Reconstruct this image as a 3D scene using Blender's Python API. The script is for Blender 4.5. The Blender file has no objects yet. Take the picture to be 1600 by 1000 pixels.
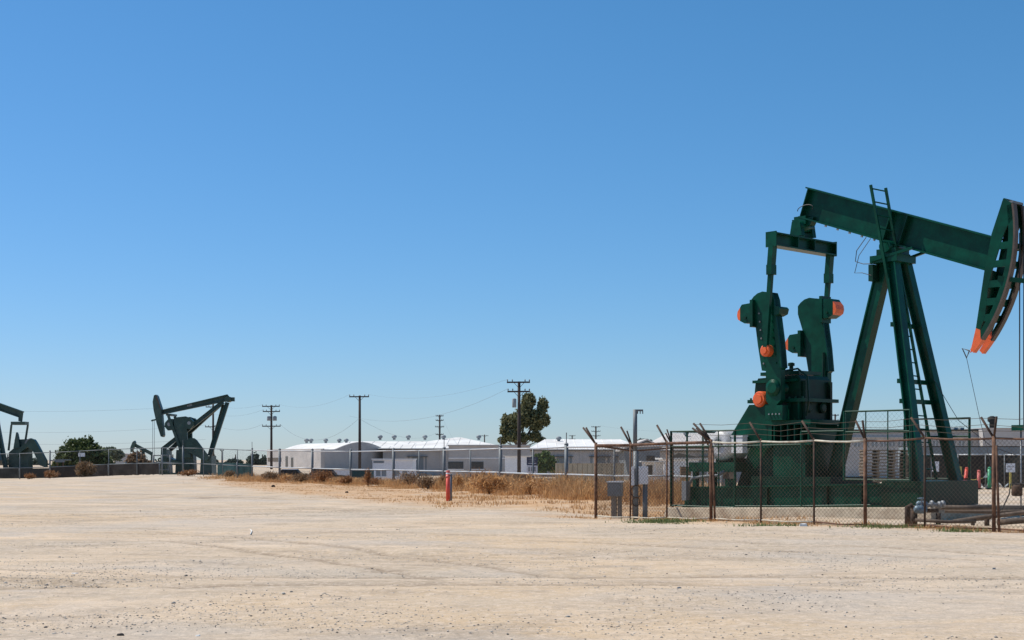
import bpy, math, random
import numpy as np
from mathutils import Vector, Matrix
R = math.radians
random.seed(7); rng = np.random.default_rng(11)
scene = bpy.context.scene
col = scene.collection

# ------------------------------------------------------------ camera, sky, sun
EYE = 1.6; FPX = 2200.0; HOR = 716.0            # eye height, focal length and horizon row at 1600 px width
cam = bpy.data.cameras.new('camera'); camo = bpy.data.objects.new('camera', cam); col.objects.link(camo)
camo.location = (0, 0, EYE); camo.rotation_euler = (R(90), 0, 0)
cam.sensor_width = 36; cam.lens = 36*FPX/1600; cam.shift_y = (HOR-500)/1600; cam.clip_end = 9000; cam.clip_start = .1
scene.camera = camo
SUN_DIR = Vector((-.92, .36, 0)).normalized()
SUN_EL = R(55)
world = bpy.data.worlds.new('World'); scene.world = world; world.use_nodes = True
wn = world.node_tree; bg = wn.nodes['Background']
sky = wn.nodes.new('ShaderNodeTexSky'); sky.sky_type = 'NISHITA'; sky.sun_disc = False
sky.sun_elevation = SUN_EL; sky.sun_rotation = math.atan2(SUN_DIR.x, SUN_DIR.y)
sky.air_density = 1.0; sky.dust_density = .12; sky.ozone_density = 6.0; sky.altitude = 0
SKY = .09; bg.inputs[1].default_value = SKY          # whole-sky grade: deeper red response, as the camera recorded this sky
sp_ = wn.nodes.new('ShaderNodeSeparateColor'); cb_ = wn.nodes.new('ShaderNodeCombineColor'); wn.links.new(sky.outputs[0], sp_.inputs[0])
for ch, g_, k_ in ((0, 1.2, .97), (1, .88, .965), (2, .95, 1.28)):
    pw = wn.nodes.new('ShaderNodeMath'); pw.operation = 'POWER'; pw.inputs[1].default_value = g_; wn.links.new(sp_.outputs[ch], pw.inputs[0])
    ml = wn.nodes.new('ShaderNodeMath'); ml.operation = 'MULTIPLY'; ml.inputs[1].default_value = k_*SKY**(g_-1); wn.links.new(pw.outputs[0], ml.inputs[0]); wn.links.new(ml.outputs[0], cb_.inputs[ch])
wn.links.new(cb_.outputs[0], bg.inputs[0])
sl = bpy.data.lights.new('sun', 'SUN'); sl.energy = 5.0; sl.angle = R(.53); sl.color = (1, .95, .86)
so = bpy.data.objects.new('sun', sl); col.objects.link(so)
tosun = Vector((SUN_DIR.x*math.cos(SUN_EL), SUN_DIR.y*math.cos(SUN_EL), math.sin(SUN_EL)))
so.rotation_euler = tosun.to_track_quat('Z', 'Y').to_euler(); so.location = (-40, 0, 60)
vs = scene.view_settings; vs.view_transform = 'Standard'; vs.look = 'None'; vs.gamma = 1; vs.exposure = 0; vs.use_curve_mapping = False

def at(px, py, Y): return Vector(((px-800)/FPX*Y, Y, EYE+(HOR-py)/FPX*Y))
def ax(px, Y): return (px-800)/FPX*Y
def az(py, Y): return EYE+(HOR-py)/FPX*Y

# ------------------------------------------------------------ noise and terrain
_perm = rng.random((256, 256))
def vnoise(x, y):
    x = np.asarray(x, float); y = np.asarray(y, float)
    xi = np.floor(x).astype(int); yi = np.floor(y).astype(int); fx = x-xi; fy = y-yi
    fx = fx*fx*(3-2*fx); fy = fy*fy*(3-2*fy)
    a = _perm[xi & 255, yi & 255]; b = _perm[(xi+1) & 255, yi & 255]; c = _perm[xi & 255, (yi+1) & 255]; d = _perm[(xi+1) & 255, (yi+1) & 255]
    return (a*(1-fx)+b*fx)*(1-fy)+(c*(1-fx)+d*fx)*fy
def fbm(x, y, o=4):
    s = 0; a = .5
    for k in range(o): s = s+a*vnoise(x*2**k+17*k, y*2**k+31*k); a *= .5
    return s
def sstep(a, b, t):
    t = np.clip((t-a)/(b-a), 0, 1); return t*t*(3-2*t)
# silver fence line (post row): photo column and distance of each post
SILVER = [(1130, 51.5), (1050, 53), (960, 55), (885, 58.5), (833, 63.3), (782, 67.5), (735, 72), (694, 76), (655, 80), (615, 84), (548, 89.5), (488, 93.5), (437, 97), (394, 100)]
WEST = [(394, 100), (371, 101), (348, 102.2), (318, 103.5), (286, 104.5), (254, 105.5), (214, 107), (170, 108.5), (125, 110), (78, 111), (31, 112), (-20, 113.5), (-70, 115)]
_fx = [ax(p, Y) for p, Y in SILVER+WEST[1:]][::-1]; _fy = [Y for p, Y in SILVER+WEST[1:]][::-1]
def fence_y(x): return np.interp(x, _fx, _fy)
def straw_amt(x, y):
    f = fence_y(x); front = np.interp(x, [-40, -18.5, -12, -5.5, -2.3, 0, 2.6, 4.2, 5.5], [4, 12, 24, 29, 26, 21, 18, 17, 16])
    n = (fbm(x*.22+5, y*.22, 4)-.47)*9
    a = sstep(-front-2, -front+4, y-f+n)*(1-sstep(14, 40, y-f))
    return a*sstep(-24, -16, x)*(1-sstep(6.5, 9, x))
def gz(x, y):
    x = np.asarray(x, float); y = np.asarray(y, float)
    f = fence_y(x)
    z = -1.25*sstep(5, 26, y-f)*(1-sstep(7, 11, x))*sstep(-34, -20, x)
    z = z-1.25*sstep(90, 120, y)*sstep(7, 11, x)
    z = z+.34*np.exp(-((x+26)/9)**2-((y-108)/16)**2)
    z = z-.12*np.exp(-((x+42)/8)**2-((y-112)/14)**2)
    z = z-.24*np.exp(-((x-5.2)/2.6)**2-((y-41)/3.2)**2)
    near = 1-sstep(60, 120, y)
    z = z+near*((fbm(x*.12, y*.3, 4)-.47)*.16+(fbm(x*.55+3, y*1.6+9, 3)-.44)*.05+(fbm(x*1.7+3, y*3+9, 2)-.37)*.018)
    sp = np.abs(((x*.35+y)*.62+2.2*fbm(x*.08, y*.08, 2)) % 2.4-1.2)        # shallow ruts
    z = z-.028*near*np.exp(-(sp/.16)**2)*sstep(.42, .6, vnoise(x*.07+9, y*.1))
    far = sstep(400, 900, np.hypot(x, y)); return z*(1-far)-1.2*far
def gzf(x, y): return float(gz(x, y))

# ------------------------------------------------------------ materials
def mat(name, c, rough=.6, metal=0, var=.25, scale=6, c2=None, bump=0, spec=.5, wear=None, coat=0, vec='Object', stretch=None, c2amt=(.45, .62)):
    m = bpy.data.materials.new(name); m.use_nodes = True; n = m.node_tree.nodes; L = m.node_tree.links
    b = n['Principled BSDF']; b.inputs['Roughness'].default_value = rough; b.inputs['Metallic'].default_value = metal
    b.inputs['Specular IOR Level'].default_value = spec
    if coat: b.inputs['Coat Weight'].default_value = coat; b.inputs['Coat Roughness'].default_value = .15
    tc = n.new('ShaderNodeTexCoord'); src = tc.outputs[vec]
    if stretch:
        mp = n.new('ShaderNodeMapping'); mp.inputs['Scale'].default_value = stretch; L.new(src, mp.inputs[0]); src = mp.outputs[0]
    t = n.new('ShaderNodeTexNoise'); t.inputs['Scale'].default_value = scale; t.inputs['Detail'].default_value = 5; t.inputs['Roughness'].default_value = .6
    L.new(src, t.inputs['Vector'])
    r = n.new('ShaderNodeValToRGB'); r.color_ramp.elements[0].position = .3; r.color_ramp.elements[1].position = .7
    r.color_ramp.elements[0].color = tuple(x*(1-var) for x in c)+(1,); r.color_ramp.elements[1].color = tuple(min(1, x*(1+var)) for x in c)+(1,)
    L.new(t.outputs[0], r.inputs[0]); out = r.outputs[0]
    if c2:
        t2 = n.new('ShaderNodeTexNoise'); t2.inputs['Scale'].default_value = scale*.45; t2.inputs['Detail'].default_value = 7; t2.inputs['Roughness'].default_value = .7
        L.new(src, t2.inputs['Vector'])
        r2 = n.new('ShaderNodeValToRGB'); r2.color_ramp.elements[0].position = c2amt[0]; r2.color_ramp.elements[1].position = c2amt[1]
        L.new(t2.outputs[0], r2.inputs[0])
        mx = n.new('ShaderNodeMix'); mx.data_type = 'RGBA'; L.new(r2.outputs[0], mx.inputs[0]); L.new(out, mx.inputs[6]); mx.inputs[7].default_value = tuple(c2)+(1,)
        out = mx.outputs[2]
    L.new(out, b.inputs['Base Color'])
    if bump:
        bp = n.new('ShaderNodeBump'); bp.inputs['Strength'].default_value = bump; bp.inputs['Distance'].default_value = .02
        L.new(t.outputs[0], bp.inputs['Height']); L.new(bp.outputs[0], b.inputs['Normal'])
    return m
M = {}
M['green'] = mat('green_paint', (.0015, .052, .03), .34, var=.35, scale=2.5, c2=(.003, .03, .018), spec=.18, c2amt=(.5, .68), bump=.1)
M['green_dark'] = mat('dark_green_paint', (.002, .032, .018), .45, var=.35, scale=3, c2=(.008, .022, .012), spec=.2)  # darker green than the main paint, with random patches
M['orange'] = mat('orange_paint', (.78, .13, .03), .45, var=.15, scale=5)
M['track'] = mat('worn_brown_steel', (.085, .06, .045), .55, metal=.2, var=.3, scale=5)
M['rust'] = mat('rusty_steel', (.1, .048, .028), .85, var=.5, scale=14, c2=(.2, .1, .055), bump=.4)
M['rust_dark'] = mat('dark_rusty_steel', (.04, .024, .017), .85, var=.45, scale=14, c2=(.09, .045, .025))
M['pale_rail'] = mat('chalky_painted_rail', (.55, .5, .4), .7, var=.25, scale=9, c2=(.3, .2, .12), c2amt=(.52, .7))
M['galv'] = mat('galvanised_steel', (.15, .165, .175), .6, metal=.2, var=.2, scale=10)
M['galv_rail'] = mat('bright_galvanised_rail', (.45, .46, .47), .5, metal=.2, var=.15, scale=10)
M['wire'] = mat('fence_wire', (.12, .12, .11), .6, metal=.4, var=.2, scale=10)
M['wire_rust'] = mat('rusted_fence_wire', (.085, .062, .042), .8, metal=0, var=.3, scale=10)
M['green_wire'] = mat('green_coated_wire', (.008, .05, .03), .7, var=.2, scale=10)
M['cable'] = mat('black_cable', (.02, .02, .022), .6, var=.2)
M['sky_cable'] = mat('overhead_conductor', (.16, .17, .19), .6, var=.1)
M['concrete'] = mat('weathered_concrete', (.46, .38, .28), .9, var=.22, scale=3, c2=(.27, .19, .125), bump=.5, c2amt=(.46, .66))
M['white_box'] = mat('white_enamel', (.72, .72, .74), .45, var=.08, scale=4, c2=(.5, .47, .43), c2amt=(.55, .8))
M['grey_box'] = mat('grey_enamel', (.17, .18, .19), .5, var=.15, scale=4)
M['motor'] = mat('pale_grey_motor_paint', (.62, .62, .64), .45, var=.1, scale=3, c2=(.4, .38, .36))
M['far_green'] = mat('faded_green_grey_paint', (.016, .05, .038), .45, var=.4, scale=1.2, c2=(.045, .08, .066))
M['wood_pole'] = mat('creosoted_pole_wood', (.045, .032, .028), .9, var=.3, scale=3, stretch=(6, 6, .6))
M['post_wood'] = mat('weathered_grey_wood', (.2, .17, .14), .9, var=.3, scale=4, stretch=(6, 6, .6))
M['stucco'] = mat('pale_stucco', (.5, .46, .43), .9, var=.08, scale=.7, c2=(.42, .39, .37))
M['stucco_grey'] = mat('grey_stucco', (.45, .42, .4), .9, var=.1, scale=.7)
M['stucco_white'] = mat('white_stucco', (.86, .85, .86), .9, var=.05, scale=.7)
M['roof_white'] = mat('white_roof_coating', (.72, .7, .67), .85, var=.06, scale=.5, c2=(.58, .55, .52))
M['roof_tan'] = mat('dusty_grey_roofing', (.5, .46, .43), .9, var=.1, scale=.5, c2=(.42, .39, .36))
M['eave'] = mat('dark_eave_timber', (.12, .1, .08), .8, var=.2)
M['slate'] = mat('blue_grey_siding', (.2, .23, .25), .8, var=.1, scale=.8)
M['vent'] = mat('zinc_roof_vent', (.26, .28, .29), .7, metal=.1, var=.2)
M['glass'] = mat('dark_window_glass', (.03, .035, .04), .1, var=.1)
M['trim'] = mat('white_window_trim', (.78, .78, .78), .6, var=.05)
M['tan_wall'] = mat('tan_block_wall', (.46, .38, .27), .9, var=.15, scale=1)
M['masonry'] = mat('dusty_brown_block', (.19, .14, .095), .9, var=.2, scale=2)
M['screen'] = mat('dark_windscreen_fabric', (.02, .021, .02), .9, var=.35, scale=.6, c2=(.035, .045, .04), c2amt=(.55, .72))
M['screen_brown'] = mat('brown_board_fencing', (.026, .019, .016), .9, var=.4, scale=1.2)
M['teal_screen'] = mat('teal_fence_fabric', (.016, .07, .075), .85, var=.3, scale=.7)
M['red_post'] = mat('red_orange_plastic', (.68, .075, .045), .5, var=.15, scale=5)
M['pink_post'] = mat('faded_red_plastic', (.55, .12, .1), .6, var=.2, scale=5)
M['green_post'] = mat('green_plastic', (.03, .3, .14), .5, var=.15)
M['yellow_post'] = mat('yellow_wood_stake', (.55, .45, .12), .7, var=.2)
M['sign_white'] = mat('white_sign_enamel', (.72, .74, .78), .5, var=.05)
M['sign_navy'] = mat('navy_sign_enamel', (.04, .05, .1), .5, var=.1)
M['ink'] = mat('dark_sign_lettering', (.05, .06, .1), .6, var=.1)
M['blue_valve'] = mat('blue_grey_valve_paint', (.13, .19, .24), .45, metal=.2, var=.2)
M['chrome'] = mat('bare_steel', (.25, .26, .27), .55, metal=.4, var=.15)
M['pipe'] = mat('dusty_brown_pipe', (.12, .085, .062), .85, var=.4, scale=5, c2=(.07, .05, .038))
M['black'] = mat('black_rubber', (.02, .018, .017), .9, var=.3)
M['crate'] = mat('brown_pallet_wood', (.2, .11, .06), .9, var=.3)
M['paper'] = mat('white_litter', (.75, .74, .7), .8, var=.1)
M['bark'] = mat('tree_bark', (.13, .1, .08), .9, var=.3, scale=3)
def leafmat(name, a, b, scale=.8, rough=.6, trans=.25):
    m = bpy.data.materials.new(name); m.use_nodes = True; n = m.node_tree.nodes; L = m.node_tree.links; p = n['Principled BSDF']
    g = n.new('ShaderNodeAttribute'); g.attribute_name = 'shade'
    r = n.new('ShaderNodeValToRGB'); r.color_ramp.elements[0].color = a+(1,); r.color_ramp.elements[1].color = b+(1,)
    L.new(g.outputs['Fac'], r.inputs[0]); L.new(r.outputs[0], p.inputs['Base Color']); p.inputs['Roughness'].default_value = rough
    p.inputs['Specular IOR Level'].default_value = .25
    tr = n.new('ShaderNodeBsdfTranslucent'); L.new(r.outputs[0], tr.inputs[0]); mx = n.new('ShaderNodeMixShader'); mx.inputs[0].default_value = trans
    L.new(p.outputs[0], mx.inputs[1]); L.new(tr.outputs[0], mx.inputs[2]); L.new(mx.outputs[0], n['Material Output'].inputs[0])
    return m
M['euc'] = leafmat('eucalyptus_leaf', (.085, .1, .042), (.26, .245, .125))
M['oak'] = leafmat('dark_shrub_leaf', (.035, .055, .018), (.13, .165, .06))
M['shrub'] = leafmat('bright_shrub_leaf', (.05, .09, .025), (.16, .21, .06))
M['greyleaf'] = leafmat('grey_green_leaf', (.1, .12, .08), (.2, .22, .15))
M['dryleaf'] = leafmat('dry_brown_twig', (.15, .09, .05), (.36, .24, .14))
M['redweed'] = leafmat('rust_brown_weed', (.2, .085, .035), (.42, .22, .1))
M['straw'] = leafmat('dry_straw', (.38, .19, .075), (.68, .43, .21), trans=.5)
M['fresh'] = leafmat('fresh_green_weed', (.09, .13, .04), (.24, .27, .11))
M['stone'] = leafmat('gravel_stone', (.1, .095, .09), (.62, .57, .5), rough=.85, trans=0)
M['fartree'] = leafmat('distant_tree_leaf', (.05, .075, .06), (.1, .13, .1))

# ------------------------------------------------------------ mesh builder
class MB:
    def __init__(s): s.v = []; s.f = []
    def add(s, vs, fs):
        o = len(s.v); s.v += [tuple(v) for v in vs]; s.f += [tuple(i+o for i in f) for f in fs]; return s
    def box(s, x0, x1, y0, y1, z0, z1):
        return s.add([(x0, y0, z0), (x1, y0, z0), (x1, y1, z0), (x0, y1, z0), (x0, y0, z1), (x1, y0, z1), (x1, y1, z1), (x0, y1, z1)],
                     [(0, 3, 2, 1), (4, 5, 6, 7), (0, 1, 5, 4), (1, 2, 6, 5), (2, 3, 7, 6), (3, 0, 4, 7)])
    def bar(s, p, q, w, d, side=(0, 1, 0), w2=None, d2=None, off=(0, 0)):
        p = Vector(p); q = Vector(q); t = (q-p).normalized(); sd = Vector(side); sd = (sd-t*sd.dot(t)).normalized(); n = t.cross(sd)
        w2 = w if w2 is None else w2; d2 = d if d2 is None else d2; vs = []
        for c, a, b in ((p, w, d), (q, w2, d2)):
            c = c+sd*off[0]+n*off[1]
            vs += [c-sd*a/2-n*b/2, c+sd*a/2-n*b/2, c+sd*a/2+n*b/2, c-sd*a/2+n*b/2]
        return s.add(vs, [(0, 3, 2, 1), (4, 5, 6, 7), (0, 1, 5, 4), (1, 2, 6, 5), (2, 3, 7, 6), (3, 0, 4, 7)])
    def hbeam(s, p, q, w, d, side=(0, 1, 0), tf=.04, tw=.03):
        s.bar(p, q, w, tf, side, off=(0, d/2-tf/2)); s.bar(p, q, w, tf, side, off=(0, -d/2+tf/2)); return s.bar(p, q, tw, d-2*tf, side)
    def tube(s, pts, r, n=6, cap=True, r2=None):
        pts = [Vector(p) for p in pts]; N = len(pts); rings = []; o = len(s.v); ref = None
        for i, p in enumerate(pts):
            t = (pts[min(i+1, N-1)]-pts[max(i-1, 0)]).normalized()
            if ref is None: ref = t.orthogonal().normalized()
            ref = (ref-t*ref.dot(t)); ref = ref.normalized() if ref.length > 1e-6 else t.orthogonal().normalized()
            b = t.cross(ref); rr = r if r2 is None else r+(r2-r)*i/(N-1)
            for k in range(n):
                a = 2*math.pi*k/n; s.v.append(tuple(p+ref*math.cos(a)*rr+b*math.sin(a)*rr))
        for i in range(N-1):
            for k in range(n): s.f.append((o+i*n+k, o+i*n+(k+1) % n, o+(i+1)*n+(k+1) % n, o+(i+1)*n+k))
        if cap: s.f.append(tuple(o+k for k in range(n))[::-1]); s.f.append(tuple(o+(N-1)*n+k for k in range(n)))
        return s
    def cyl(s, p, q, r, n=16, r2=None): return s.tube([p, q], r, n, r2=r2)
    def lathe(s, p, axis, prof, n=20):          # prof: (distance along axis, radius)
        p = Vector(p); t = Vector(axis).normalized(); a = t.orthogonal().normalized(); b = t.cross(a); o = len(s.v)
        for d, r in prof:
            for k in range(n):
                an = 2*math.pi*k/n; s.v.append(tuple(p+t*d+(a*math.cos(an)+b*math.sin(an))*r))
        for i in range(len(prof)-1):
            for k in range(n): s.f.append((o+i*n+k, o+i*n+(k+1) % n, o+(i+1)*n+(k+1) % n, o+(i+1)*n+k))
        s.f.append(tuple(o+k for k in range(n))[::-1]); s.f.append(tuple(o+(len(prof)-1)*n+k for k in range(n))); return s
    def prism(s, poly, y0, y1, axis='y'):       # poly in (x, z), swept along y (or in (x, y) swept along z)
        n = len(poly)
        if axis == 'y': vs = [(x, y0, z) for x, z in poly]+[(x, y1, z) for x, z in poly]
        else: vs = [(x, y, y0) for x, y in poly]+[(x, y, y1) for x, y in poly]
        return s.add(vs, [tuple(range(n))[::-1], tuple(range(n, 2*n))]+[(i, (i+1) % n, n+(i+1) % n, n+i) for i in range(n)])
    def build(s, name, m, parent=None, smooth=False, **k):
        me = bpy.data.meshes.new(name); me.from_pydata(s.v, [], s.f); me.validate()
        import bmesh as bmm
        b = bmm.new(); b.from_mesh(me); bmm.ops.recalc_face_normals(b, faces=b.faces); b.to_mesh(me); b.free()
        me.materials.append(M[m]); o = bpy.data.objects.new(name, me); col.objects.link(o); o.parent = parent
        if smooth:
            for p in me.polygons: p.use_smooth = len(p.vertices) == 4
        for a, v in k.items(): o[a] = v
        return o
def empty(name, loc, rz=0, **k):
    o = bpy.data.objects.new(name, None); col.objects.link(o); o.location = loc; o.rotation_euler = (0, 0, rz); o.empty_display_size = .3
    for a, v in k.items(): o[a] = v
    return o
def tag(o, label, category, group=None):
    o['label'] = label; o['category'] = category
    if group: o['group'] = group
    return o
def rawmesh(name, V, F, m, shade=None, parent=None, **k):
    """numpy triangles / quads -> object, with a per-vertex 'shade' attribute"""
    me = bpy.data.meshes.new(name); V = np.asarray(V, np.float32); F = np.asarray(F, np.int32); k_ = F.shape[1]
    me.vertices.add(len(V)); me.vertices.foreach_set('co', V.ravel())
    me.loops.add(F.size); me.loops.foreach_set('vertex_index', F.ravel())
    me.polygons.add(len(F)); me.polygons.foreach_set('loop_start', np.arange(len(F), dtype=np.int32)*k_)
    me.update(calc_edges=True)
    if shade is not None:
        a = me.attributes.new('shade', 'FLOAT', 'POINT'); a.data.foreach_set('value', np.asarray(shade, np.float32))
    me.materials.append(M[m] if isinstance(m, str) else m); o = bpy.data.objects.new(name, me); col.objects.link(o); o.parent = parent
    for a, v in k.items(): o[a] = v
    return o

# ------------------------------------------------------------ ground
def ground_material():
    m = bpy.data.materials.new('dusty_gravel_ground'); m.use_nodes = True; n = m.node_tree.nodes; L = m.node_tree.links; b = n['Principled BSDF']
    b.inputs['Roughness'].default_value = .95; b.inputs['Specular IOR Level'].default_value = .15
    tc = n.new('ShaderNodeTexCoord')
    def noise(scale, detail=5, rough=.6, stretch=None, dist=0, rot=-12):
        src = tc.outputs['Object']
        if stretch:
            mp = n.new('ShaderNodeMapping'); mp.inputs['Scale'].default_value = stretch; mp.inputs['Rotation'].default_value = (0, 0, R(rot)); L.new(src, mp.inputs[0]); src = mp.outputs[0]
        t = n.new('ShaderNodeTexNoise'); t.inputs['Scale'].default_value = scale; t.inputs['Detail'].default_value = detail; t.inputs['Roughness'].default_value = rough
        t.inputs['Distortion'].default_value = dist; L.new(src, t.inputs['Vector']); return t.outputs[0]
    def ramp(x, p0, p1, c0=(0, 0, 0), c1=(1, 1, 1)):
        r = n.new('ShaderNodeValToRGB'); r.color_ramp.elements[0].position = p0; r.color_ramp.elements[1].position = p1
        r.color_ramp.elements[0].color = tuple(c0)+(1,); r.color_ramp.elements[1].color = tuple(c1)+(1,); L.new(x, r.inputs[0]); return r.outputs[0]
    def mix(f, a, c):
        x = n.new('ShaderNodeMix'); x.data_type = 'RGBA'
        for s, v in ((0, f), (6, a), (7, c)):
            if isinstance(v, (tuple, float)): x.inputs[s].default_value = v+(1,) if isinstance(v, tuple) else v
            else: L.new(v, x.inputs[s])
        return x.outputs[2]
    def mul(a, k):
        x = n.new('ShaderNodeMath'); x.operation = 'MULTIPLY'; L.new(a, x.inputs[0]); x.inputs[1].default_value = k; return x.outputs[0]
    base = mix(ramp(noise(.13, 6, .6, (.8, 1.1, 1)), .4, .6), (.5, .385, .25), (.43, .375, .295))
    base = mix(mul(ramp(noise(.34, 7, .65, (.55, 1.1, 1), 1.2, 24), .45, .64), .85), base, (.6, .49, .36))     # pale dust
    base = mix(mul(ramp(noise(.5, 8, .72, (.5, 1.25, 1), 1.4, -28), .5, .64), .85), base, (.31, .25, .18))       # darker tyre-worn bands
    base = mix(mul(ramp(noise(.22, 7, .7, (.8, 1.0, 1), .5), .5, .64), .75), base, (.4, .37, .325))             # grey gravel patches
    base = mix(mul(ramp(noise(2.0, 9, .78, (.7, 1.1, 1), .6, 35), .5, .64), .6), base, (.32, .275, .22))        # grit
    tk = n.new('ShaderNodeAttribute'); tk.attribute_name = 'track'
    base = mix(tk.outputs['Fac'], base, (.235, .185, .13))                                             # tyre tracks
    base = mix(mul(ramp(noise(9, 5, .75), .48, .64), .6), base, (.62, .53, .42))
    base = mix(mul(ramp(noise(34, 4, .75), .53, .66), .65), base, (.23, .2, .165))
    vo = n.new('ShaderNodeTexVoronoi'); vo.inputs['Scale'].default_value = 26; L.new(tc.outputs['Object'], vo.inputs['Vector'])
    grit = ramp(vo.outputs['Distance'], .1, .24, (1, 1, 1), (0, 0, 0))
    gm = n.new('ShaderNodeMath'); gm.operation = 'MULTIPLY'; L.new(grit, gm.inputs[0]); L.new(ramp(noise(.7, 5, .7), .46, .6), gm.inputs[1])
    base = mix(mul(gm.outputs[0], .6), base, mix(vo.outputs['Color'], (.2, .18, .17), (.55, .52, .48)))
    s = n.new('ShaderNodeAttribute'); s.attribute_name = 'straw'
    straw = mix(ramp(noise(1.4, 7, .75), .35, .65), (.38, .225, .11), (.52, .36, .21))
    sm = n.new('ShaderNodeMath'); sm.operation = 'MULTIPLY'; L.new(s.outputs['Fac'], sm.inputs[0]); L.new(ramp(noise(.9, 8, .8), .3, .56), sm.inputs[1])
    base = mix(sm.outputs[0], base, straw)
    tn = n.new('ShaderNodeMix'); tn.data_type = 'RGBA'; tn.blend_type = 'MULTIPLY'; tn.inputs[0].default_value = 1; L.new(base, tn.inputs[6]); tn.inputs[7].default_value = (1.12, 1.055, 1.03, 1); base = tn.outputs[2]
    L.new(base, b.inputs['Base Color'])
    bp = n.new('ShaderNodeBump'); bp.inputs['Strength'].default_value = .7; bp.inputs['Distance'].default_value = .03
    hs = n.new('ShaderNodeMath'); hs.operation = 'ADD'; L.new(noise(5, 8, .75, (.7, 1.2, 1)), hs.inputs[0]); L.new(mul(gm.outputs[0], .4), hs.inputs[1])
    L.new(hs.outputs[0], bp.inputs['Height']); L.new(bp.outputs[0], b.inputs['Normal'])
    return m
def enclosure_litter(x, y):       # dead weeds gathered along the rusty enclosure fence
    d = ((x-2.4)*.66+(y-38.2)*.75); return np.exp(-((d+.25)/.75)**2)*sstep(-1, 1.5, x)*.9
def track_amt(x, y):
    t = np.zeros_like(x); q = random.Random(5)
    for k in range(34):
        cx, cy = q.uniform(-30, 30), q.uniform(-40, 12); rr = q.uniform(24, 62)
        if k % 3 == 0: cy = q.uniform(70, 110)
        d = np.hypot(x-cx, y-cy); brk = sstep(.38, .56, fbm(x*.09+k*11, y*.09+k*5, 3)); w = q.uniform(.09, .2)
        for o in (0, 1.65): t = np.maximum(t, np.exp(-((d-rr-o+.25*fbm(x*.2+k, y*.2, 2))/w)**2)*brk*q.uniform(.6, 1))
    return t*(1-sstep(90, 115, y))*(.5+.9*fbm(x*1.5, y*1.5, 3))
def make_ground():
    gx = np.concatenate([-16-np.cumsum(np.geomspace(.12, 420, 70))[::-1], np.linspace(-16, 16, 300), 16+np.cumsum(np.geomspace(.12, 420, 70))])   # columns and rows packed over the lot
    gy = np.unique(np.concatenate([np.linspace(-60, 8, 20), np.linspace(8, 40, 210), 40+np.cumsum(np.geomspace(.16, 90, 150))]))
    X, Y = np.meshgrid(gx, gy); TK = track_amt(X, Y); Z = gz(X, Y)-.035*TK*(Y < 70); ny, nx = X.shape
    V = np.stack([X, Y, Z], -1).reshape(-1, 3); i = np.arange(ny*nx).reshape(ny, nx)
    F = np.stack([i[:-1, :-1], i[:-1, 1:], i[1:, 1:], i[1:, :-1]], -1).reshape(-1, 4)
    o = rawmesh('ground', V, F, ground_material(), kind='structure')
    a = o.data.attributes.new('straw', 'FLOAT', 'POINT')
    a.data.foreach_set('value', np.clip(straw_amt(X, Y)+enclosure_litter(X, Y), 0, 1).astype(np.float32).ravel())
    a = o.data.attributes.new('track', 'FLOAT', 'POINT'); a.data.foreach_set('value', np.clip(TK, 0, 1).astype(np.float32).ravel())
    o.data.polygons.foreach_set('use_smooth', np.ones(len(F), bool))
make_ground()

# ------------------------------------------------------------ foliage, grass, stones
def leaf_cloud(name, lobes, n, size, m, parent, aspect=1.6, droop=0):
    """leaf-sized quads spread through ellipsoid lobes ((x,y,z),(rx,ry,rz))"""
    w = np.array([l[1][0]*l[1][2] for l in lobes]); w /= w.sum(); which = rng.choice(len(lobes), n, p=w)
    C = np.array([l[0] for l in lobes])[which]; Rd = np.array([l[1] for l in lobes])[which]
    d = rng.normal(size=(n, 3)); d /= np.linalg.norm(d, axis=1)[:, None]; rad = rng.random(n)**.5*(1+.18*(rng.random(n) < .12))
    clump = .78+.44*vnoise(d[:, 0]*4+which*7, d[:, 2]*4+d[:, 1]*3)
    P = C+d*Rd*(rad*clump)[:, None]
    u = rng.normal(size=(n, 3)); u[:, 2] -= droop; u /= np.linalg.norm(u, axis=1)[:, None]
    v = np.cross(u, rng.normal(size=(n, 3))); v /= np.linalg.norm(v, axis=1)[:, None]
    s = size*(.6+.8*rng.random(n))[:, None]
    V = np.stack([P-u*s*aspect*.5, P+v*s*.5, P+u*s*aspect*.5, P-v*s*.5], 1).reshape(-1, 3)
    F = np.arange(4*n).reshape(n, 4)
    return rawmesh(name, V, F, m, np.repeat(rng.random(n), 4), parent)
def tree(name, label, cat, base, trunk_h, trunk_r, lobes, n, size, m, group=None, **k):
    root = empty(name, base); tag(root, label, cat, group); b = MB()
    b.tube([(0, 0, -.2), (.02*trunk_h, 0, trunk_h*.5), (0, 0, trunk_h)], trunk_r, 8, r2=trunk_r*.6)
    for (c, r) in lobes:
        b.tube([(0, 0, trunk_h*.8), (c[0]*.5, c[1]*.5, (trunk_h*.8+c[2])*.5), (c[0], c[1], c[2])], trunk_r*.45, 5, r2=trunk_r*.12)
    b.build('trunk', 'bark', root); leaf_cloud('crown', lobes, n, size, m, root, **k); return root
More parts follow.
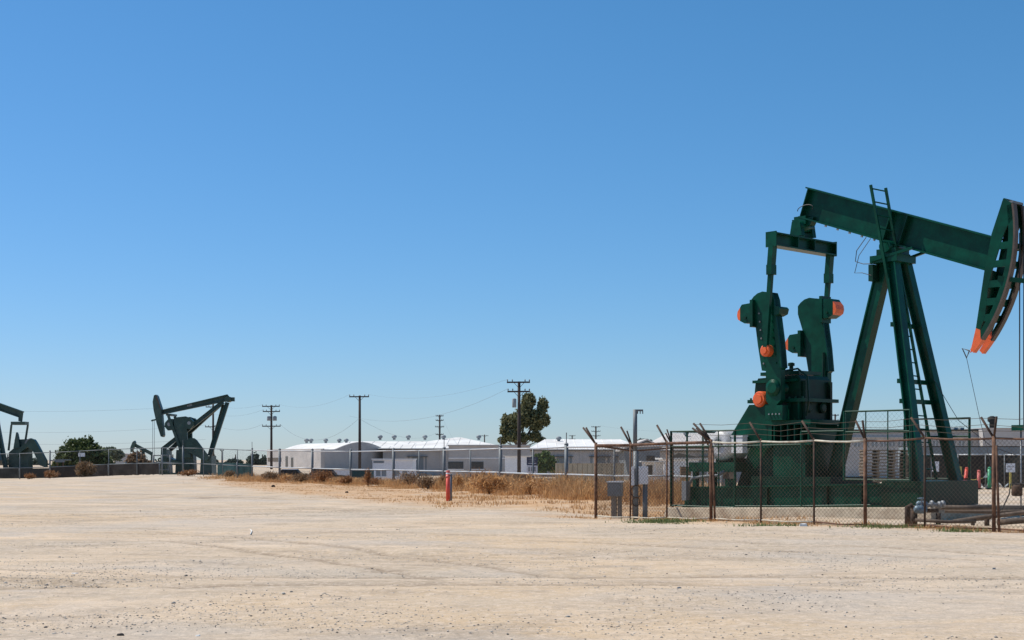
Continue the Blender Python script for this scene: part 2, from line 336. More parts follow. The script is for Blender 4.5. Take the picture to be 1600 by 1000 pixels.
def blades(name, P, H, m, width=.02, lean=.5, parent=None, **k):
    n = len(P); a = rng.random(n)*6.283; w = width*(.6+.8*rng.random(n)); sd = np.stack([np.cos(a), np.sin(a), 0*a], 1)*w[:, None]
    b = rng.random(n)*6.283; ln = np.stack([np.cos(b), np.sin(b), 0*b], 1)*(H*lean*rng.random(n))[:, None]
    up = np.zeros((n, 3)); up[:, 2] = H
    V = np.stack([P-sd, P+sd, P+ln*.35+up*.6+sd*.7, P+ln*.35+up*.6-sd*.7, P+ln+up], 1).reshape(-1, 3)
    i = np.arange(n)[:, None]*5; F = np.concatenate([i+np.array([0, 1, 2]), i+np.array([0, 2, 3]), i+np.array([3, 2, 4])])
    return rawmesh(name, V, F, m, np.repeat(rng.random(n)*.7+.3*vnoise(P[:, 0]*.8, P[:, 1]*.8), 5), parent, **k)
def dry_grass():
    n = 620000; x = rng.uniform(-22, 9, n); f = fence_y(x); y = f+rng.uniform(-30, 14, n)
    a = straw_amt(x, y); tuft = fbm(x*.9, y*.9, 3); keep = rng.random(n) < a*sstep(.38, .62, tuft)*(.16+.84*sstep(-10, -3, y-f)); x, y, f, tuft = x[keep], y[keep], f[keep], tuft[keep]
    tall = sstep(-9, -1.5, y-f)
    H = (.04+.16*tuft)*(1-tall)*(.4+.9*rng.random(len(x)))+tall*(.25+2.2*np.clip(tuft-.33, 0, 1))*(.3+.9*rng.random(len(x))**1.5)
    P = np.stack([x, y, gz(x, y)-.02], 1)
    H = H*np.interp(x, [-14, -5.5, -2.5], [.42, .45, 1.05]); o = blades('dry_grass', P, H, 'straw', .012, .8, kind='stuff'); o['label'] = 'dry straw coloured grass along the galvanised fence'
    n = 14000; s = rng.uniform(0, 1, n); px = np.array([2.0, 38.6])+s[:, None]*np.array([9.6, -8.9])+rng.normal(size=(n, 2))*.42
    H = .02+.1*rng.random(n)**3; k = rng.random(n) < sstep(.35, .6, fbm(px[:, 0]*1.3, px[:, 1]*1.3, 3)); px = px[k]; H = H[k]
    blades('enclosure_grass', np.column_stack([px, gz(px[:, 0], px[:, 1])-.01]), H, 'straw', .008, 1.6, kind='stuff')
dry_grass()
def gravel():
    n = 170000; y = 11.4+34*rng.random(n)**1.6; x = rng.uniform(-1, 1, n)*(y*.4+1.5)
    dens = sstep(.44, .66, fbm(x*.35+40, y*.5, 4))*.9+.16*sstep(.3, .7, fbm(x*2.1, y*3, 3))
    dens = dens*np.interp(x, [-6, -4, -1, 2, 6], [1, .85, .5, .6, 1])
    k = rng.random(n) < dens*.62; x, y = x[k], y[k]; n = len(x)
    r = .004+.011*rng.random(n)**4+.022*(rng.random(n) < .006)*rng.random(n)
    z = gz(x, y)
    D = np.array([[1, 0, 0], [0, 1, 0], [-1, 0, 0], [0, -1, 0], [0, 0, .8], [0, 0, -.6]], float)
    a = rng.random(n)*6.283; ca, sa = np.cos(a), np.sin(a)
    V = D[None]*(1+.5*(rng.random((n, 6, 1))-.5)); V = V*np.stack([np.ones(n)*1.25, np.ones(n), np.ones(n)*.7], 1)[:, None]
    V = np.stack([V[..., 0]*ca[:, None]-V[..., 1]*sa[:, None], V[..., 0]*sa[:, None]+V[..., 1]*ca[:, None], V[..., 2]], -1)*r[:, None, None]+np.stack([x, y, z+r*.15], 1)[:, None]
    T = np.array([[0, 1, 4], [1, 2, 4], [2, 3, 4], [3, 0, 4], [1, 0, 5], [2, 1, 5], [3, 2, 5], [0, 3, 5]])
    F = (np.arange(n)[:, None, None]*6+T[None]).reshape(-1, 3)
    rawmesh('gravel', V.reshape(-1, 3), F, 'stone', np.repeat(rng.random(n)**.9, 6), kind='stuff')
gravel()

# ------------------------------------------------------------ fences
def chain(L, H, z0, pitch, r):
    """chain-link wires in the (x, z) plane, x 0..L, z z0..H"""
    b = MB(); h = H-z0; k = -h
    while k < L:
        for s in (1, -1):
            x0, x1 = k, k+h; za, zb = (z0, H) if s > 0 else (H, z0)
            t0 = max(0, (0-x0)/(x1-x0)); t1 = min(1, (L-x0)/(x1-x0))
            if t1-t0 > .02:
                P = lambda t: (x0+(x1-x0)*t, s*r, za+(zb-za)*t)
                b.tube([P(t0), P(t1)], r, 3, cap=False)
        k += pitch
    return b
def orient(o, p, q):
    o.location = p; o.rotation_euler = (0, 0, math.atan2(q[1]-p[1], q[0]-p[0]))

def silver_fence(pts, label, thick, rm='galv_rail', rr=1):
    p0 = pts[0]; root = empty('chain_link_fence', (0, 0, 0)); tag(root, label, 'fence')
    P = [Vector((ax(p, Y), Y, gzf(ax(p, Y), Y))) for p, Y in pts]
    for i, p in enumerate(P):
        th = i in thick; b = MB(); r = .085*rr if th else .04*rr; h = 2.14 if th else 2.08
        b.cyl(p-Vector((0, 0, .3)), p+Vector((0, 0, h)), r, 10); o = b.build('post', 'galv', root, True)
        if th: MB().lathe(p+Vector((0, 0, h)), (0, 0, 1), [(0, r*1.1), (.03, r*1.1), (.07, r*.5), (.09, .01)], 10).build('post_cap', 'galv', o)
        if th and i < 9: MB().tube([p+Vector((0, 0, h)), p+Vector((0, -.05, h+.5))], .02, 5).build('barb_arm', 'galv', o)
    for a, c in zip(P, P[1:]):
        for z, r, nm in ((2.04, .035, 'top_rail'), (.9, .04, 'middle_rail')):
            MB().cyl(a+Vector((0, 0, z)), c+Vector((0, 0, z)), r*rr, 8).build(nm, rm, root, True)
        L = (Vector((c.x, c.y, 0))-Vector((a.x, a.y, 0))).length
        o = chain(L, 2.02, .05, .15, .0022).build('chain_mesh', 'wire', root, kind='stuff'); orient(o, a, c)
    return root, P
sf, SP = silver_fence(SILVER, 'galvanised chain link fence rising out of the dry grass', (0, 3, 5, 7, 9, 10, 11, 12))
for a, c in zip(SP[:4], SP[1:4]):
    MB().cyl(a+Vector((0, 0, .1)), c+Vector((0, 0, .1)), .03, 8).build('bottom_rail', 'galv_rail', sf, True)
silver_fence(WEST, 'galvanised chain link fence in front of the far left pumpjacks', (0, 4, 9), 'galv', .75)

# rusty enclosure fence round the near pumpjack
P0 = Vector((2.26, 38.3, 0)); P2 = Vector((10.34, 30.3, 0)); PD = (P2-P0).normalized()
def on_front(px):
    k = (px-800)/FPX; s = (k*P0.y-P0.x)/(PD.x-k*PD.y); p = P0+PD*s; p.z = gzf(p.x, p.y); return p
FRONT = [931, 985, 1042, 1111, 1189, 1272, 1352, 1445, 1553, 1672]
def enclosure():
    root = empty('barbed_wire_fence', (0, 0, 0)); tag(root, 'rusty chain link fence with barbed wire arms around the green pumpjack', 'fence')
    P = [on_front(p) for p in FRONT]; up = Vector((0, 0, 1)); out = Vector((-PD.y, PD.x, 0)).normalized()*-1
    if out.y > 0: out = -out
    lat = -PD                                          # arms lean along the run, up to the left
    H = 2.06; tips = []
    for i, p in enumerate(P):
        thick = i in (0, 3, 6, 8); r = .042 if thick else .024
        o = MB().cyl(p-up*.3, p+up*H, r, 9).build('post', 'rust' if i not in (4, 5, 7) else 'rust_dark', root, True)
        base = p+up*(H-.05)
        lean = [(-.33, -.05)]
        if i == 0: lean = [(-.44, .0), (-.24, .3)]
        if i == 3: lean = [(-.5, .1), (-.36, -.1), (-.46, .35), (-.3, .5)]
        if i == 8: lean = [(-.28, 0), (.12, .35)]
        if i == 6: lean = [(-.24, 0), (0, .3)]
        for k, (l, ot) in enumerate(lean):
            tip = base+PD*l*1.05+out*ot*.4+up*(.46 if k < 2 else .34); 
            MB().tube([base, tip], .026, 6).build('barb_arm', 'rust_dark', o, True)
            if k == 0: tips.append((base, tip))
        if thick and i in (3, 8): MB().cyl(p-up*.3+PD*.13, p+up*(H-.2)+PD*.05, .028, 7).build('brace_post', 'rust', o, True)
    for i, (a, c) in enumerate(zip(P, P[1:])):
        m = 'rust' if i < 3 else ('pale_rail' if i < 6 else 'rust')
        r = .038 if i < 3 else .023
        z = 1.98+.004*i
        pts = [a+(c-a)*t+up*(z-.03*math.sin(math.pi*t)*(i > 2)) for t in (0, .33, .66, 1)]
        MB().tube(pts, r, 8).build('top_rail', m, root, True)
        MB().tube([a+up*.07, a+(c-a)*.5+up*.045, c+up*.07], .018, 6).build('bottom_rail', 'pale_rail' if i < 5 else 'rust', root, True)
        L = (c-a).length; o = chain(L, 1.97, .05, .1, .0032).build('chain_mesh', 'wire_rust', root, kind='stuff'); orient(o, a, c)
    for j in range(3):
        t = .35+.3*j; pts = []
        for i, (b0, t0) in enumerate(tips):
            q = b0+(t0-b0)*t; 
            if i: 
                q0 = pts[-1]; mid = (q0+q)/2-up*(.03+.05*random.random()); pts.append(mid)
            pts.append(q)
        MB().tube(pts[6:], .006, 4).build('barbed_wire', 'wire_rust', root)
    # side run going back from the left corner
    a = P[0]; side = [a, Vector((3.62, 42, 0)), Vector((5.25, 46, 0)), Vector((7.0, 50, 0))]
    for i, p in enumerate(side):
        p.z = gzf(p.x, p.y)
        if i:
            o = MB().cyl(p-up*.3, p+up*H, .035, 8).build('post', 'rust', root, True)
            for dx, hh in ((-.2, .52), (-.24, .4)): MB().tube([p+up*(H-.05), p+Vector((dx, -.1, H+hh))], .024, 6).build('barb_arm', 'rust_dark', o, True)
            q = side[i-1]; MB().cyl(q+up*1.98, p+up*1.98, .03, 8).build('top_rail', 'rust', root, True)
            o = chain((p-q).length, 1.97, .05, .12, .0028).build('chain_mesh', 'wire_rust', root, kind='stuff'); orient(o, q, p)
enclosure()

# ------------------------------------------------------------ the near pumpjack
ANG = R(47); PO = Vector((10.4125, 38.5, 0))
def local(x, y): return PO+Vector((math.cos(ANG)*x+math.sin(ANG)*y, -math.sin(ANG)*x+math.cos(ANG)*y, 0))
TILT = .026                                            # the slab sinks slightly towards its rear
def near_pad():
    b = MB(); z1 = .34
    def ring(o, z): return [(-6.75-o, -1.62-o, z), (2.1+o, -1.62-o, z), (2.1+o, 1.7+o, z), (-6.75-o, 1.7+o, z)]
    tilt = lambda v: (v[0], v[1], v[2]-TILT*(1.75-v[0]))
    vs = ring(.1, -.6)+ring(.04, .08)+ring(0, z1-.03)+ring(-.03, z1); fs = [(12, 13, 14, 15)]
    for l in range(3): fs += [(l*4+i, l*4+(i+1) % 4, l*4+4+(i+1) % 4, l*4+4+i) for i in range(4)]
    b.add([tilt(v) for v in vs], fs); o = b.build('concrete_pad', 'concrete'); o.location = PO; o.rotation_euler = (0, 0, -ANG)
    tag(o, 'weathered concrete foundation slab under the near green pumpjack', 'foundation')
near_pad()
def near_pumpjack():
    root = empty('pumpjack', PO, -ANG); tag(root, 'tall glossy green pumpjack with orange tipped counterweights, nearest of all', 'pumpjack')
    def B(b, name, m='green', par=root, smooth=False, **k): return b.build(name, m, par, smooth, **k)
    ZP = .34
    # skid
    sk = B(MB().hbeam((-6.3, -1.28, .64-TILT*8), (1.75, -1.28, .66), .22, .62), 'base_beam', 'green')
    B(MB().hbeam((-6.3, 1.28, .64-TILT*8), (1.75, 1.28, .66), .22, .62), 'base_beam', 'green')
    for x in (-6.2, -4.4, -2.4, -.6): B(MB().box(x-.12, x+.12, -1.16, 1.16, ZP-TILT*(1.75-x)-.02, .9-TILT*(1.75-x)), 'cross_beam', 'green_dark')
    B(MB().box(.55, 1.75, -1.42, 1.42, ZP+.01, 1.0), 'front_footing', 'green_dark')
    B(MB().box(-2.3, -1.45, -.6, .6, ZP+.5, 1.06), 'rear_footing', 'green_dark')
    for x in (-5.2, -3.2, -1.2, -.1): B(MB().box(x-.012, x+.012, -1.388, -1.29, ZP+.07-TILT*(1.75-x), .9-TILT*(1.75-x)), 'stiffener', 'green_dark')
    B(MB().box(-4.0, -1.3, -1.05, 1.05, .7, 1.08), 'base_tier', 'green_dark')
    # samson post
    B(MB().hbeam((.16, -.3, 7.15), (1.4, -1.0, .95), .27, .27, (0, 1, 0)), 'front_leg')
    B(MB().hbeam((.14, .3, 7.15), (1.32, 1.02, .95), .27, .27, (0, 1, 0)), 'front_leg')
    B(MB().bar((-.2, 0, 7.1), (-1.9, 0, 1.0), .2, .28).bar((-.2, -.0, 7.1), (-1.9, 0, 1.0), .3, .04, off=(0, .15)).bar((-.2, -.0, 7.1), (-1.9, 0, 1.0), .3, .04, off=(0, -.15)), 'rear_leg')
    for z in (3.66, 3.12, 5.2):
        t = (7.15-z)/6.2; B(MB().box(.16+1.24*t-.24, .16+1.24*t-.16, -.3-.7*t-.1, .3+.72*t+.32*(z < 4), z-.06, z+.06), 'leg_brace')
    B(MB().box(-.42, .42, -.48, .48, 6.92, 7.12).box(-.3, .3, -.34, .34, 7.12, 7.3), 'saddle_plate')
    B(MB().cyl((0, -.42, 7.36), (0, .42, 7.36), .17, 18), 'saddle_bearing', smooth=True)
    for s in (-1, 1): B(MB().bar((-.36, s*.52, 6.98), (.85, s*.4, 7.22), .07, .07), 'grab_bar')
    B(MB().box(-.5, -.36, -.42, -.1, 6.45, 6.9), 'lubricator_box', 'green_dark')
    # walking beam
    th = R(19.9); c, s = math.cos(th), math.sin(th); B0 = Vector((0, 0, 7.46))
    def bp(d, h, y): return B0+Vector((c*d+s*h, y, -s*d+c*h))
    def bbox(b, d0, d1, y0, y1, h0, h1):
        vs = [bp(d, h, y) for h in (h0, h1) for d, y in ((d0, y0), (d1, y0), (d1, y1), (d0, y1))]
        return b.add(vs, [(0, 3, 2, 1), (4, 5, 6, 7), (0, 1, 5, 4), (1, 2, 6, 5), (2, 3, 7, 6), (3, 0, 4, 7)])
    b = MB(); bbox(b, -3.16, 3.05, -.21, .21, 0, .04); bbox(b, -3.2, 3.05, -.21, .21, .84, .88); bbox(b, -3.1, 3.05, -.02, .02, .04, .84)
    beam = B(b, 'walking_beam')
    for d in (-3.13, -.25, .28): B(bbox(MB(), d, d+.03, -.195, .195, .042, .838), 'beam_stiffener', 'green', beam)
    for d in np.arange(-2.2, -.4, .42): B(bbox(MB(), d, d+.05, -.2, -.15, -.05, -.002), 'flange_bolt', 'chrome', beam)
    # horse head: arc about the saddle bearing
    Cz = 7.35; CX = -.8; RH = 4.56
    def arc(a, r=RH): return (CX+r*math.cos(R(a)), Cz+r*math.sin(R(a)))
    spar = [(3.45, 8.2), (3.12, 7.33), (2.92, 6.43), (2.68, 4.95), (2.8, 4.9), (2.93, 5.25), (2.97, 5.6), (3.02, 6.0), (3.12, 6.38), (3.27, 6.8), (3.4, 7.2), (3.55, 7.5), arc(4, RH-.04), arc(8.6, RH-.04)]
    head = B(MB().prism(spar, -.4, -.36).prism(spar, .2, .24), 'horse_head')
    B(MB().prism([(3.08, 7.3), (3.12, 7.33), (3.45, 8.2), (3.41, 8.2)], -.36, .2), 'back_plate', 'green', head); B(MB().prism([(2.66, 4.95), (2.7, 4.95), (2.96, 6.43), (2.92, 6.43)], -.36, .2), 'back_plate', 'green', head)
    A = [8.6-k*2.65 for k in range(18)]                    # down to about -36
    for y0 in (-.42, .06):
        bb = MB(); n = len(A)
        vs = [(arc(a, RH-.05)[0], y, arc(a, RH-.05)[1]) for a in A for y in (y0, y0+.18)]+[(arc(a, RH)[0], y, arc(a, RH)[1]) for a in A for y in (y0, y0+.18)]
        m2 = 2*n; fs = []
        for i in range(n-1): fs += [(2*i, 2*i+1, 2*i+3, 2*i+2), (m2+2*i, m2+2*i+2, m2+2*i+3, m2+2*i+1), (2*i, 2*i+2, m2+2*i+2, m2+2*i), (2*i+1, m2+2*i+1, m2+2*i+3, 2*i+3)]
        fs += [(0, m2, m2+1, 1), (2*n-2, 2*n-1, m2+2*n-1, m2+2*n-2)]; bb.add(vs, fs); B(bb, 'wire_track', 'track', head)
        rim = [arc(a, RH-.05) for a in A]+[arc(a, RH-.19) for a in A[::-1]]
        yy = -.4 if y0 < 0 else .2; B(MB().prism(rim, yy, yy+.04), 'track_web', 'green', head)
    def spar_x(z): return float(np.interp(z, [4.72, 5.25, 5.6, 6, 6.38, 6.8, 7.25, 7.62], [2.8, 2.93, 2.97, 3.02, 3.12, 3.27, 3.4, 3.55]))
    for z in (7.0, 6.55, 6.05, 5.6, 5.2):
        xo = CX+math.sqrt((RH-.1)**2-(z-Cz)**2)
        for y in (-.398, .202): B(MB().box(spar_x(z)-.03, xo, y, y+.036, z-.09, z+.09), 'head_rib', 'green', head)
        B(MB().box(xo-.1, xo-.02, -.36, .2, z-.07, z+.07), 'head_rung', 'green', head)
    tipa = [(2.68, 4.95), (2.52, 4.33), arc(-41.3, RH-.06), arc(-36.6, RH-.06), (2.8, 4.9)]
    for y in (-.41, .06): B(MB().prism([arc(-36.5, RH-.16), arc(-41.5, RH-.12), arc(-41.6), arc(-39), arc(-36.5)], y, y+.17), 'orange_tip', 'orange', head)
    B(MB().prism(tipa, -.402, -.358).prism(tipa, .198, .242), 'orange_tip', 'orange', head)
    tp = (2.5, -.4, 4.38); B(MB().tube([tp, (2.3, -.4, 4.45), (2.42, -.4, 4.2), tp], .018, 6), 'hook', 'track', head)
    B(MB().box(3.36, 3.66, -.34, .2, 8.06, 8.12), 'head_cap', 'galv', head)
    B(MB().bar((3.3, -.42, 6.18), (4.3, -.1, 6.0), .06, .12), 'carrier_arm')
    # bridle, polished rod
    for y in (-.2, .02): B(MB().tube([(3.77, y, 7.3), (3.77, y, 2.4)], .016, 6), 'bridle_cable', 'cable')
    B(MB().box(3.6, 3.9, -.3, .12, 2.3, 2.44), 'carrier_bar'); B(MB().cyl((3.75, -.09, .0), (3.75, -.09, 2.3), .022, 8), 'polished_rod', 'chrome', smooth=True)
    # tail bearing and equalizer
    B(MB().box(-3.12, -2.72, -.2, .2, 8.32, 8.56).prism([(-3.2, 8.28), (-2.62, 8.28), (-2.5, 8.5), (-3.25, 8.5)], -.12, .12), 'tail_bearing_block')
    B(MB().cyl((-2.93, -.34, 8.27), (-2.93, .34, 8.27), .16, 16), 'tail_bearing', smooth=True)
    for y in (-.36, .2): B(MB().prism([(-3.16, 7.98), (-2.74, 7.98), (-2.8, 8.36), (-3.08, 8.4)], y, y+.16), 'equalizer_lug')
    B(MB().tube([bp(-2.98, .28+.12*math.cos(q), -.235) + Vector((.26*math.sin(q), 0, 0)) for q in np.linspace(-1.9, 1.9, 14)], .012, 5), 'grease_line', 'cable')
    eq = B(MB().box(-3.16, -2.8, -1.45, 1.45, 7.92, 7.96).box(-3.16, -2.8, -1.45, 1.45, 7.58, 7.62).box(-3.0, -2.96, -1.45, 1.45, 7.62, 7.92).box(-3.16, -2.8, -1.49, -1.45, 7.56, 7.99).box(-3.16, -2.8, 1.45, 1.49, 7.56, 7.99), 'equalizer')
    for y in (-.4, .4): B(MB().box(-3.15, -2.81, y-.015, y+.015, 7.62, 7.92), 'equalizer_stiffener', 'green', eq)
    # pitmans
    for sgn in (-1, 1):
        y = 1.40*sgn
        B(MB().bar((-2.98, y, 7.6), (-3.03, y, 7.05), .2, .16).bar((-3.03, y, 7.05), (-3.23, y, 4.62), .11, .13), 'pitman')
        B(MB().box(-3.12, -2.94, y-.12, y+.12, 6.78, 7.06), 'pitman_clamp')
    # cranks with counterweights
    def crank(sgn):
        y0, y1 = sorted((sgn*1.04, sgn*1.24))
        out = [(-3.87, 6.14), (-3.77, 6.24), (-3.64, 6.32), (-3.46, 6.36), (-3.3, 6.33), (-3.1, 6.3), (-3.02, 6.1), (-2.83, 4.84), (-2.76, 4.15), (-2.82, 4.1), (-2.82, 3.25), (-3.0, 3.08), (-3.2, 3.08), (-3.34, 3.25), (-3.34, 4.08), (-3.48, 4.1), (-3.62, 4.83), (-3.71, 5.43), (-3.87, 5.9)]
        cr = B(MB().prism(out, y0, y1), 'crank')
        yo = sgn*1.24
        B(MB().prism([(-3.1, 6.3), (-3.02, 6.1), (-2.83, 4.84), (-2.76, 4.15), (-2.86, 4.15), (-2.95, 4.84), (-3.13, 6.0)], *sorted((sgn*1.0, sgn*1.3))), 'crank_flange', 'green', cr)
        B(MB().lathe((-3.08, yo, 3.6), (0, sgn, 0), [(0, .24), (.03, .24), (.04, .15), (.07, .15)], 20), 'crank_hub', 'green', cr, True)
        B(MB().lathe((-3.23, sgn*1.2, 4.65), (0, sgn, 0), [(0, .17), (.22, .17), (.25, .14), (.25, .1), (.3, .09), (.3, .04)], 24), 'crank_pin', 'orange', cr)
        for z in np.arange(4.3, 5.9, .24):
            for xo in (.08, .5): B(MB().lathe((-3.66+(5.9-z)*.11+xo, yo, z), (0, sgn, 0), [(0, .028), (.03, .028)], 6), 'crank_bolt', 'galv' if xo < .3 else 'green', cr)
        for (xc, zc, d) in ((-3.82, 5.78, -1), (-2.97, 6.02, 1)) if sgn < 0 else ((-3.78, 5.04, -1), (-2.92, 6.0, 1)):
            pts = [(xc, zc+.27), (xc+d*.3, zc+.25), (xc+d*.36, zc+.17), (xc+d*.36, zc-.22), (xc+d*.2, zc-.3), (xc-d*.02, zc-.3)]
            if sgn < 0 and d > 0: pts = [(xc-.02, zc-.12), (xc+.14, zc-.14), (xc+.2, zc-.2), (xc+.16, zc-.34), (xc, zc-.4)]
            yy = sorted((sgn*.92, sgn*1.34)); w = B(MB().prism(pts, *yy), 'counterweight', 'green', cr)
            if not (sgn < 0 and d > 0):
                e = xc+d*.361
                B(MB().prism([(e, zc+.17), (e+d*.09, zc+.06), (e+d*.11, zc-.06), (e+d*.08, zc-.17), (e, zc-.22)], yy[0]+.003, yy[1]-.003), 'orange_tip', 'orange', w)
                B(MB().lathe((xc+d*.16, yy[0], zc-.14), (0, -1, 0), [(0, .04), (.03, .04)], 8), 'weight_bolt', 'green_dark', w)
                B(MB().box(min(xc, xc-d*.1), max(xc, xc-d*.1), yy[0]-.02, yy[1]+.02, zc-.42, zc+.36), 'weight_clamp', 'green', w)
    crank(-1); crank(1)
    # gear reducer on its pedestal
    gr = B(MB().prism([(-4.1, 2.7), (-4.15, 3.3), (-4.1, 3.76), (-4.0, 3.92), (-2.6, 3.96), (-2.52, 3.85), (-2.5, 3.2), (-2.5, 2.7)], -.72, .72), 'gear_reducer', 'green_dark')
    B(MB().box(-4.15, -2.6, -.8, .8, 3.78, 3.86).box(-4.05, -2.7, -.55, .55, 4.0, 4.1), 'reducer_cover', 'green', gr)
    B(MB().box(-4.3, -2.3, -.84, .84, 3.2, 3.3), 'reducer_flange', 'green', gr)
    for x in (-3.9, -3.4, -2.9, -2.55): B(MB().box(x-.03, x+.03, -.78, .78, 2.7, 3.2), 'reducer_rib', 'green', gr)
    B(MB().lathe((-3.76, -.72, 3.3), (0, -1, 0), [(0, .23), (.26, .23), (.31, .2), (.31, .14), (.35, .13), (.35, .05)], 26), 'orange_shaft_cap', 'orange', gr)
    B(MB().cyl((-3.08, -.95, 3.6), (-3.08, .95, 3.6), .16, 16), 'crank_shaft', 'green', gr, True)
    for y in (-.6, .62): B(MB().box(-2.5, -2.4, y-.05, y+.05, 2.7, 3.8), 'reducer_rib', 'green_dark', gr)
    for y in (-.45, .25): B(MB().lathe((-2.52, y, 3.05), (1, 0, 0), [(0, .16), (.1, .16), (.13, .1)], 14), 'inspection_cap', 'green_dark', gr)
    for x in np.linspace(-4.2, -2.4, 9): B(MB().lathe((x, -.8, 3.3), (0, 0, 1), [(0, .03), (.05, .03)], 6), 'flange_bolt', 'green', gr)
    B(MB().tube([(-2.3, -.75, 2.8), (-2.2, -.78, 3.2), (-2.3, -.7, 3.9), (-2.7, -.6, 4.15), (-3.2, -.5, 4.12)], .03, 6), 'oil_line', 'green_dark', gr)
    B(MB().cyl((-3.5, .2, 4.1), (-3.5, .2, 4.32), .06, 8).lathe((-3.5, .2, 4.3), (0, 0, 1), [(0, .1), (.08, .1), (.1, .05)], 10), 'breather', 'green_dark', gr)
    pd = B(MB().prism([(-4.9, .7), (-2.1, .8), (-2.1, 2.45), (-2.3, 2.7), (-4.1, 2.7), (-4.15, 2.5)], -.6, .6), 'pedestal')
    B(MB().prism([(-5.1, 1.9), (-4.15, 3.15), (-3.35, 3.15), (-3.35, 1.9)], -.95, -.9), 'pedestal_side_plate', 'green', pd)
    B(MB().prism([(-5.1, 1.9), (-4.15, 3.15), (-3.35, 3.15), (-3.35, 1.9)], .9, .95), 'pedestal_side_plate', 'green', pd)
    B(MB().box(-3.6, -2.0, -.98, .98, 2.55, 2.68), 'pedestal_flange', 'green', pd); B(MB().box(-3.6, -2.0, -.98, .98, 1.98, 2.1), 'pedestal_flange', 'green', pd)
    for x in np.linspace(-3.5, -2.1, 7): B(MB().box(x-.02, x+.02, -.95, -.6, 2.1, 2.55), 'pedestal_rib', 'green', pd)
    B(MB().box(-3.35, -2.25, -.88, -.6, .97, 1.98), 'pedestal_panel', 'green', pd)
    for k in range(4): B(MB().lathe((-3.2+k*.12, -1.26, 2.85), (0, -1, 0), [(0, .025), (.03, .025)], 6), 'flange_bolt', 'chrome', pd)
    B(MB().prism([(-3.36, 2.68), (-2.76, 2.68), (-2.76, 3.1), (-3.36, 3.1)], -1.25, -.98), 'bearing_foot', 'green', pd)
    # motor deck
    B(MB().box(-6.25, -4.55, -1.15, .7, 1.2, 1.48), 'motor_deck')
    for x in (-6.1, -5.4, -4.7):
        for y in (-1.0, .55): B(MB().box(x-.07, x+.07, y-.07, y+.07, .7, 1.2), 'deck_leg')
    mo = B(MB().lathe((-5.2, -1.05, 1.98), (0, 1, 0), [(0, .26), (.06, .4), (.16, .46), (.9, .46), (1.0, .38), (1.05, .2)], 24), 'motor', 'motor', smooth=True)
    B(MB().lathe((-5.2, -1.05, 2.05), (0, -1, 0), [(-.02, .13), (.05, .13), (.05, .09)], 16), 'motor_end_ring', 'grey_box', mo)
    B(MB().box(-5.5, -4.9, -.8, -.1, 1.48, 1.6), 'motor_foot', 'green_dark', mo)
    B(MB().box(-4.6, -4.2, -1.2, -.97, 1.75, 2.22).box(-4.62, -4.18, -1.22, -.965, 2.22, 2.27), 'junction_box', 'white_box')
    B(MB().box(-4.9, -4.5, -1.22, -1.16, 1.0, 1.2), 'deck_plate', 'pipe')
    B(MB().tube([(-6.0, -1.45, .36), (-6.0, -1.44, .8), (-5.9, -1.42, 1.0), (-5.6, -1.4, 1.05), (-5.0, -1.3, 1.1), (-4.8, -1.28, 1.22)], .045, 8), 'conduit', 'galv', smooth=True)
    B(MB().box(-6.15, -5.98, -1.6, -1.44, .35, .92), 'conduit_post', 'grey_box')
    B(MB().tube([(-2.92, .98, .95), (-2.92, .98, 4.7)], .045, 8), 'brake_stand', 'green_dark')
    # ladder
    la = empty_ladder(root)
    # guard rails
    def guard(pts, z0, z1, zm, n):
        for (xa, ya), (xb, yb) in zip(pts, pts[1:]):
            a = Vector((xa, ya, 0)); q = Vector((xb, yb, 0)); up = Vector((0, 0, 1))
            g = B(MB().cyl(a+up*z0, a+up*(z1+.02), .035, 8), 'guard_corner_post'); B(MB().cyl(q+up*z0, q+up*(z1+.02), .035, 8), 'guard_post', 'green', g)
            for z in (z1, zm, z0+.03): B(MB().cyl(a+up*z, q+up*z, .024, 6), 'guard_rail', 'green', g)
            for k in range(1, n): pp = a+(q-a)*k/n; B(MB().cyl(pp+up*z0, pp+up*z1, .016, 6), 'guard_post', 'green', g)
            o = chain((q-a).length, z1, z0, .14, .0016).build('guard_mesh', 'green_wire', g, kind='stuff'); orient(o, a, q)
    guard([(-6.6, 1.5), (-6.6, -1.55), (-4.2, -1.55)], .15, 2.4, 1.95, 4)
    B(MB().tube([(-4.2, -1.56, .22), (-2.2, -1.56, .27), (.3, -1.56, .36)], .025, 6), 'guard_rail'); B(MB().tube([(-4.2, -1.56, 1.95), (-1.9, -1.56, 1.98)], .022, 6), 'guard_rail')
    for x in (-3.4, -2.6, -1.8, -1.0, -.2): B(MB().cyl((x, -1.56, .2), (x, -1.56, .34), .02, 6), 'rail_stub')
    B(MB().cyl((-1.9, -1.56, .3), (-1.9, -1.56, 2.35), .03, 6), 'guard_post'); B(MB().tube([(-1.9, -1.56, 2.33), (-.55, -1.52, 2.33)], .024, 6), 'guard_rail')
    guard([(-.55, -1.5), (1.45, -1.5)], 1.0, 2.85, 2.3, 3); guard([(-.55, 1.5), (1.45, 1.5)], 1.0, 2.7, 2.2, 3)
    # loose cables by the bearing
    B(MB().tube([bp(-.75, -.01, -.2), (-.95, -.3, 7.35), (-.98, -.32, 7.05), (-.7, -.36, 6.95), (-.4, -.4, 6.92)], .012, 5), 'grease_line', 'cable')
    B(MB().tube([bp(-.6, -.01, -.2), (-.85, -.34, 7.2), (-.95, -.4, 6.72), (-.7, -.42, 6.7), (-.4, -.42, 6.6)], .01, 5), 'grease_line', 'cable')
    B(MB().tube([(2.42, -.4, 4.2), (2.9, -.6, 2.6), (3.4, -.9, 1.3), (3.6, -1, .7)], .007, 4), 'hang_line', 'cable')
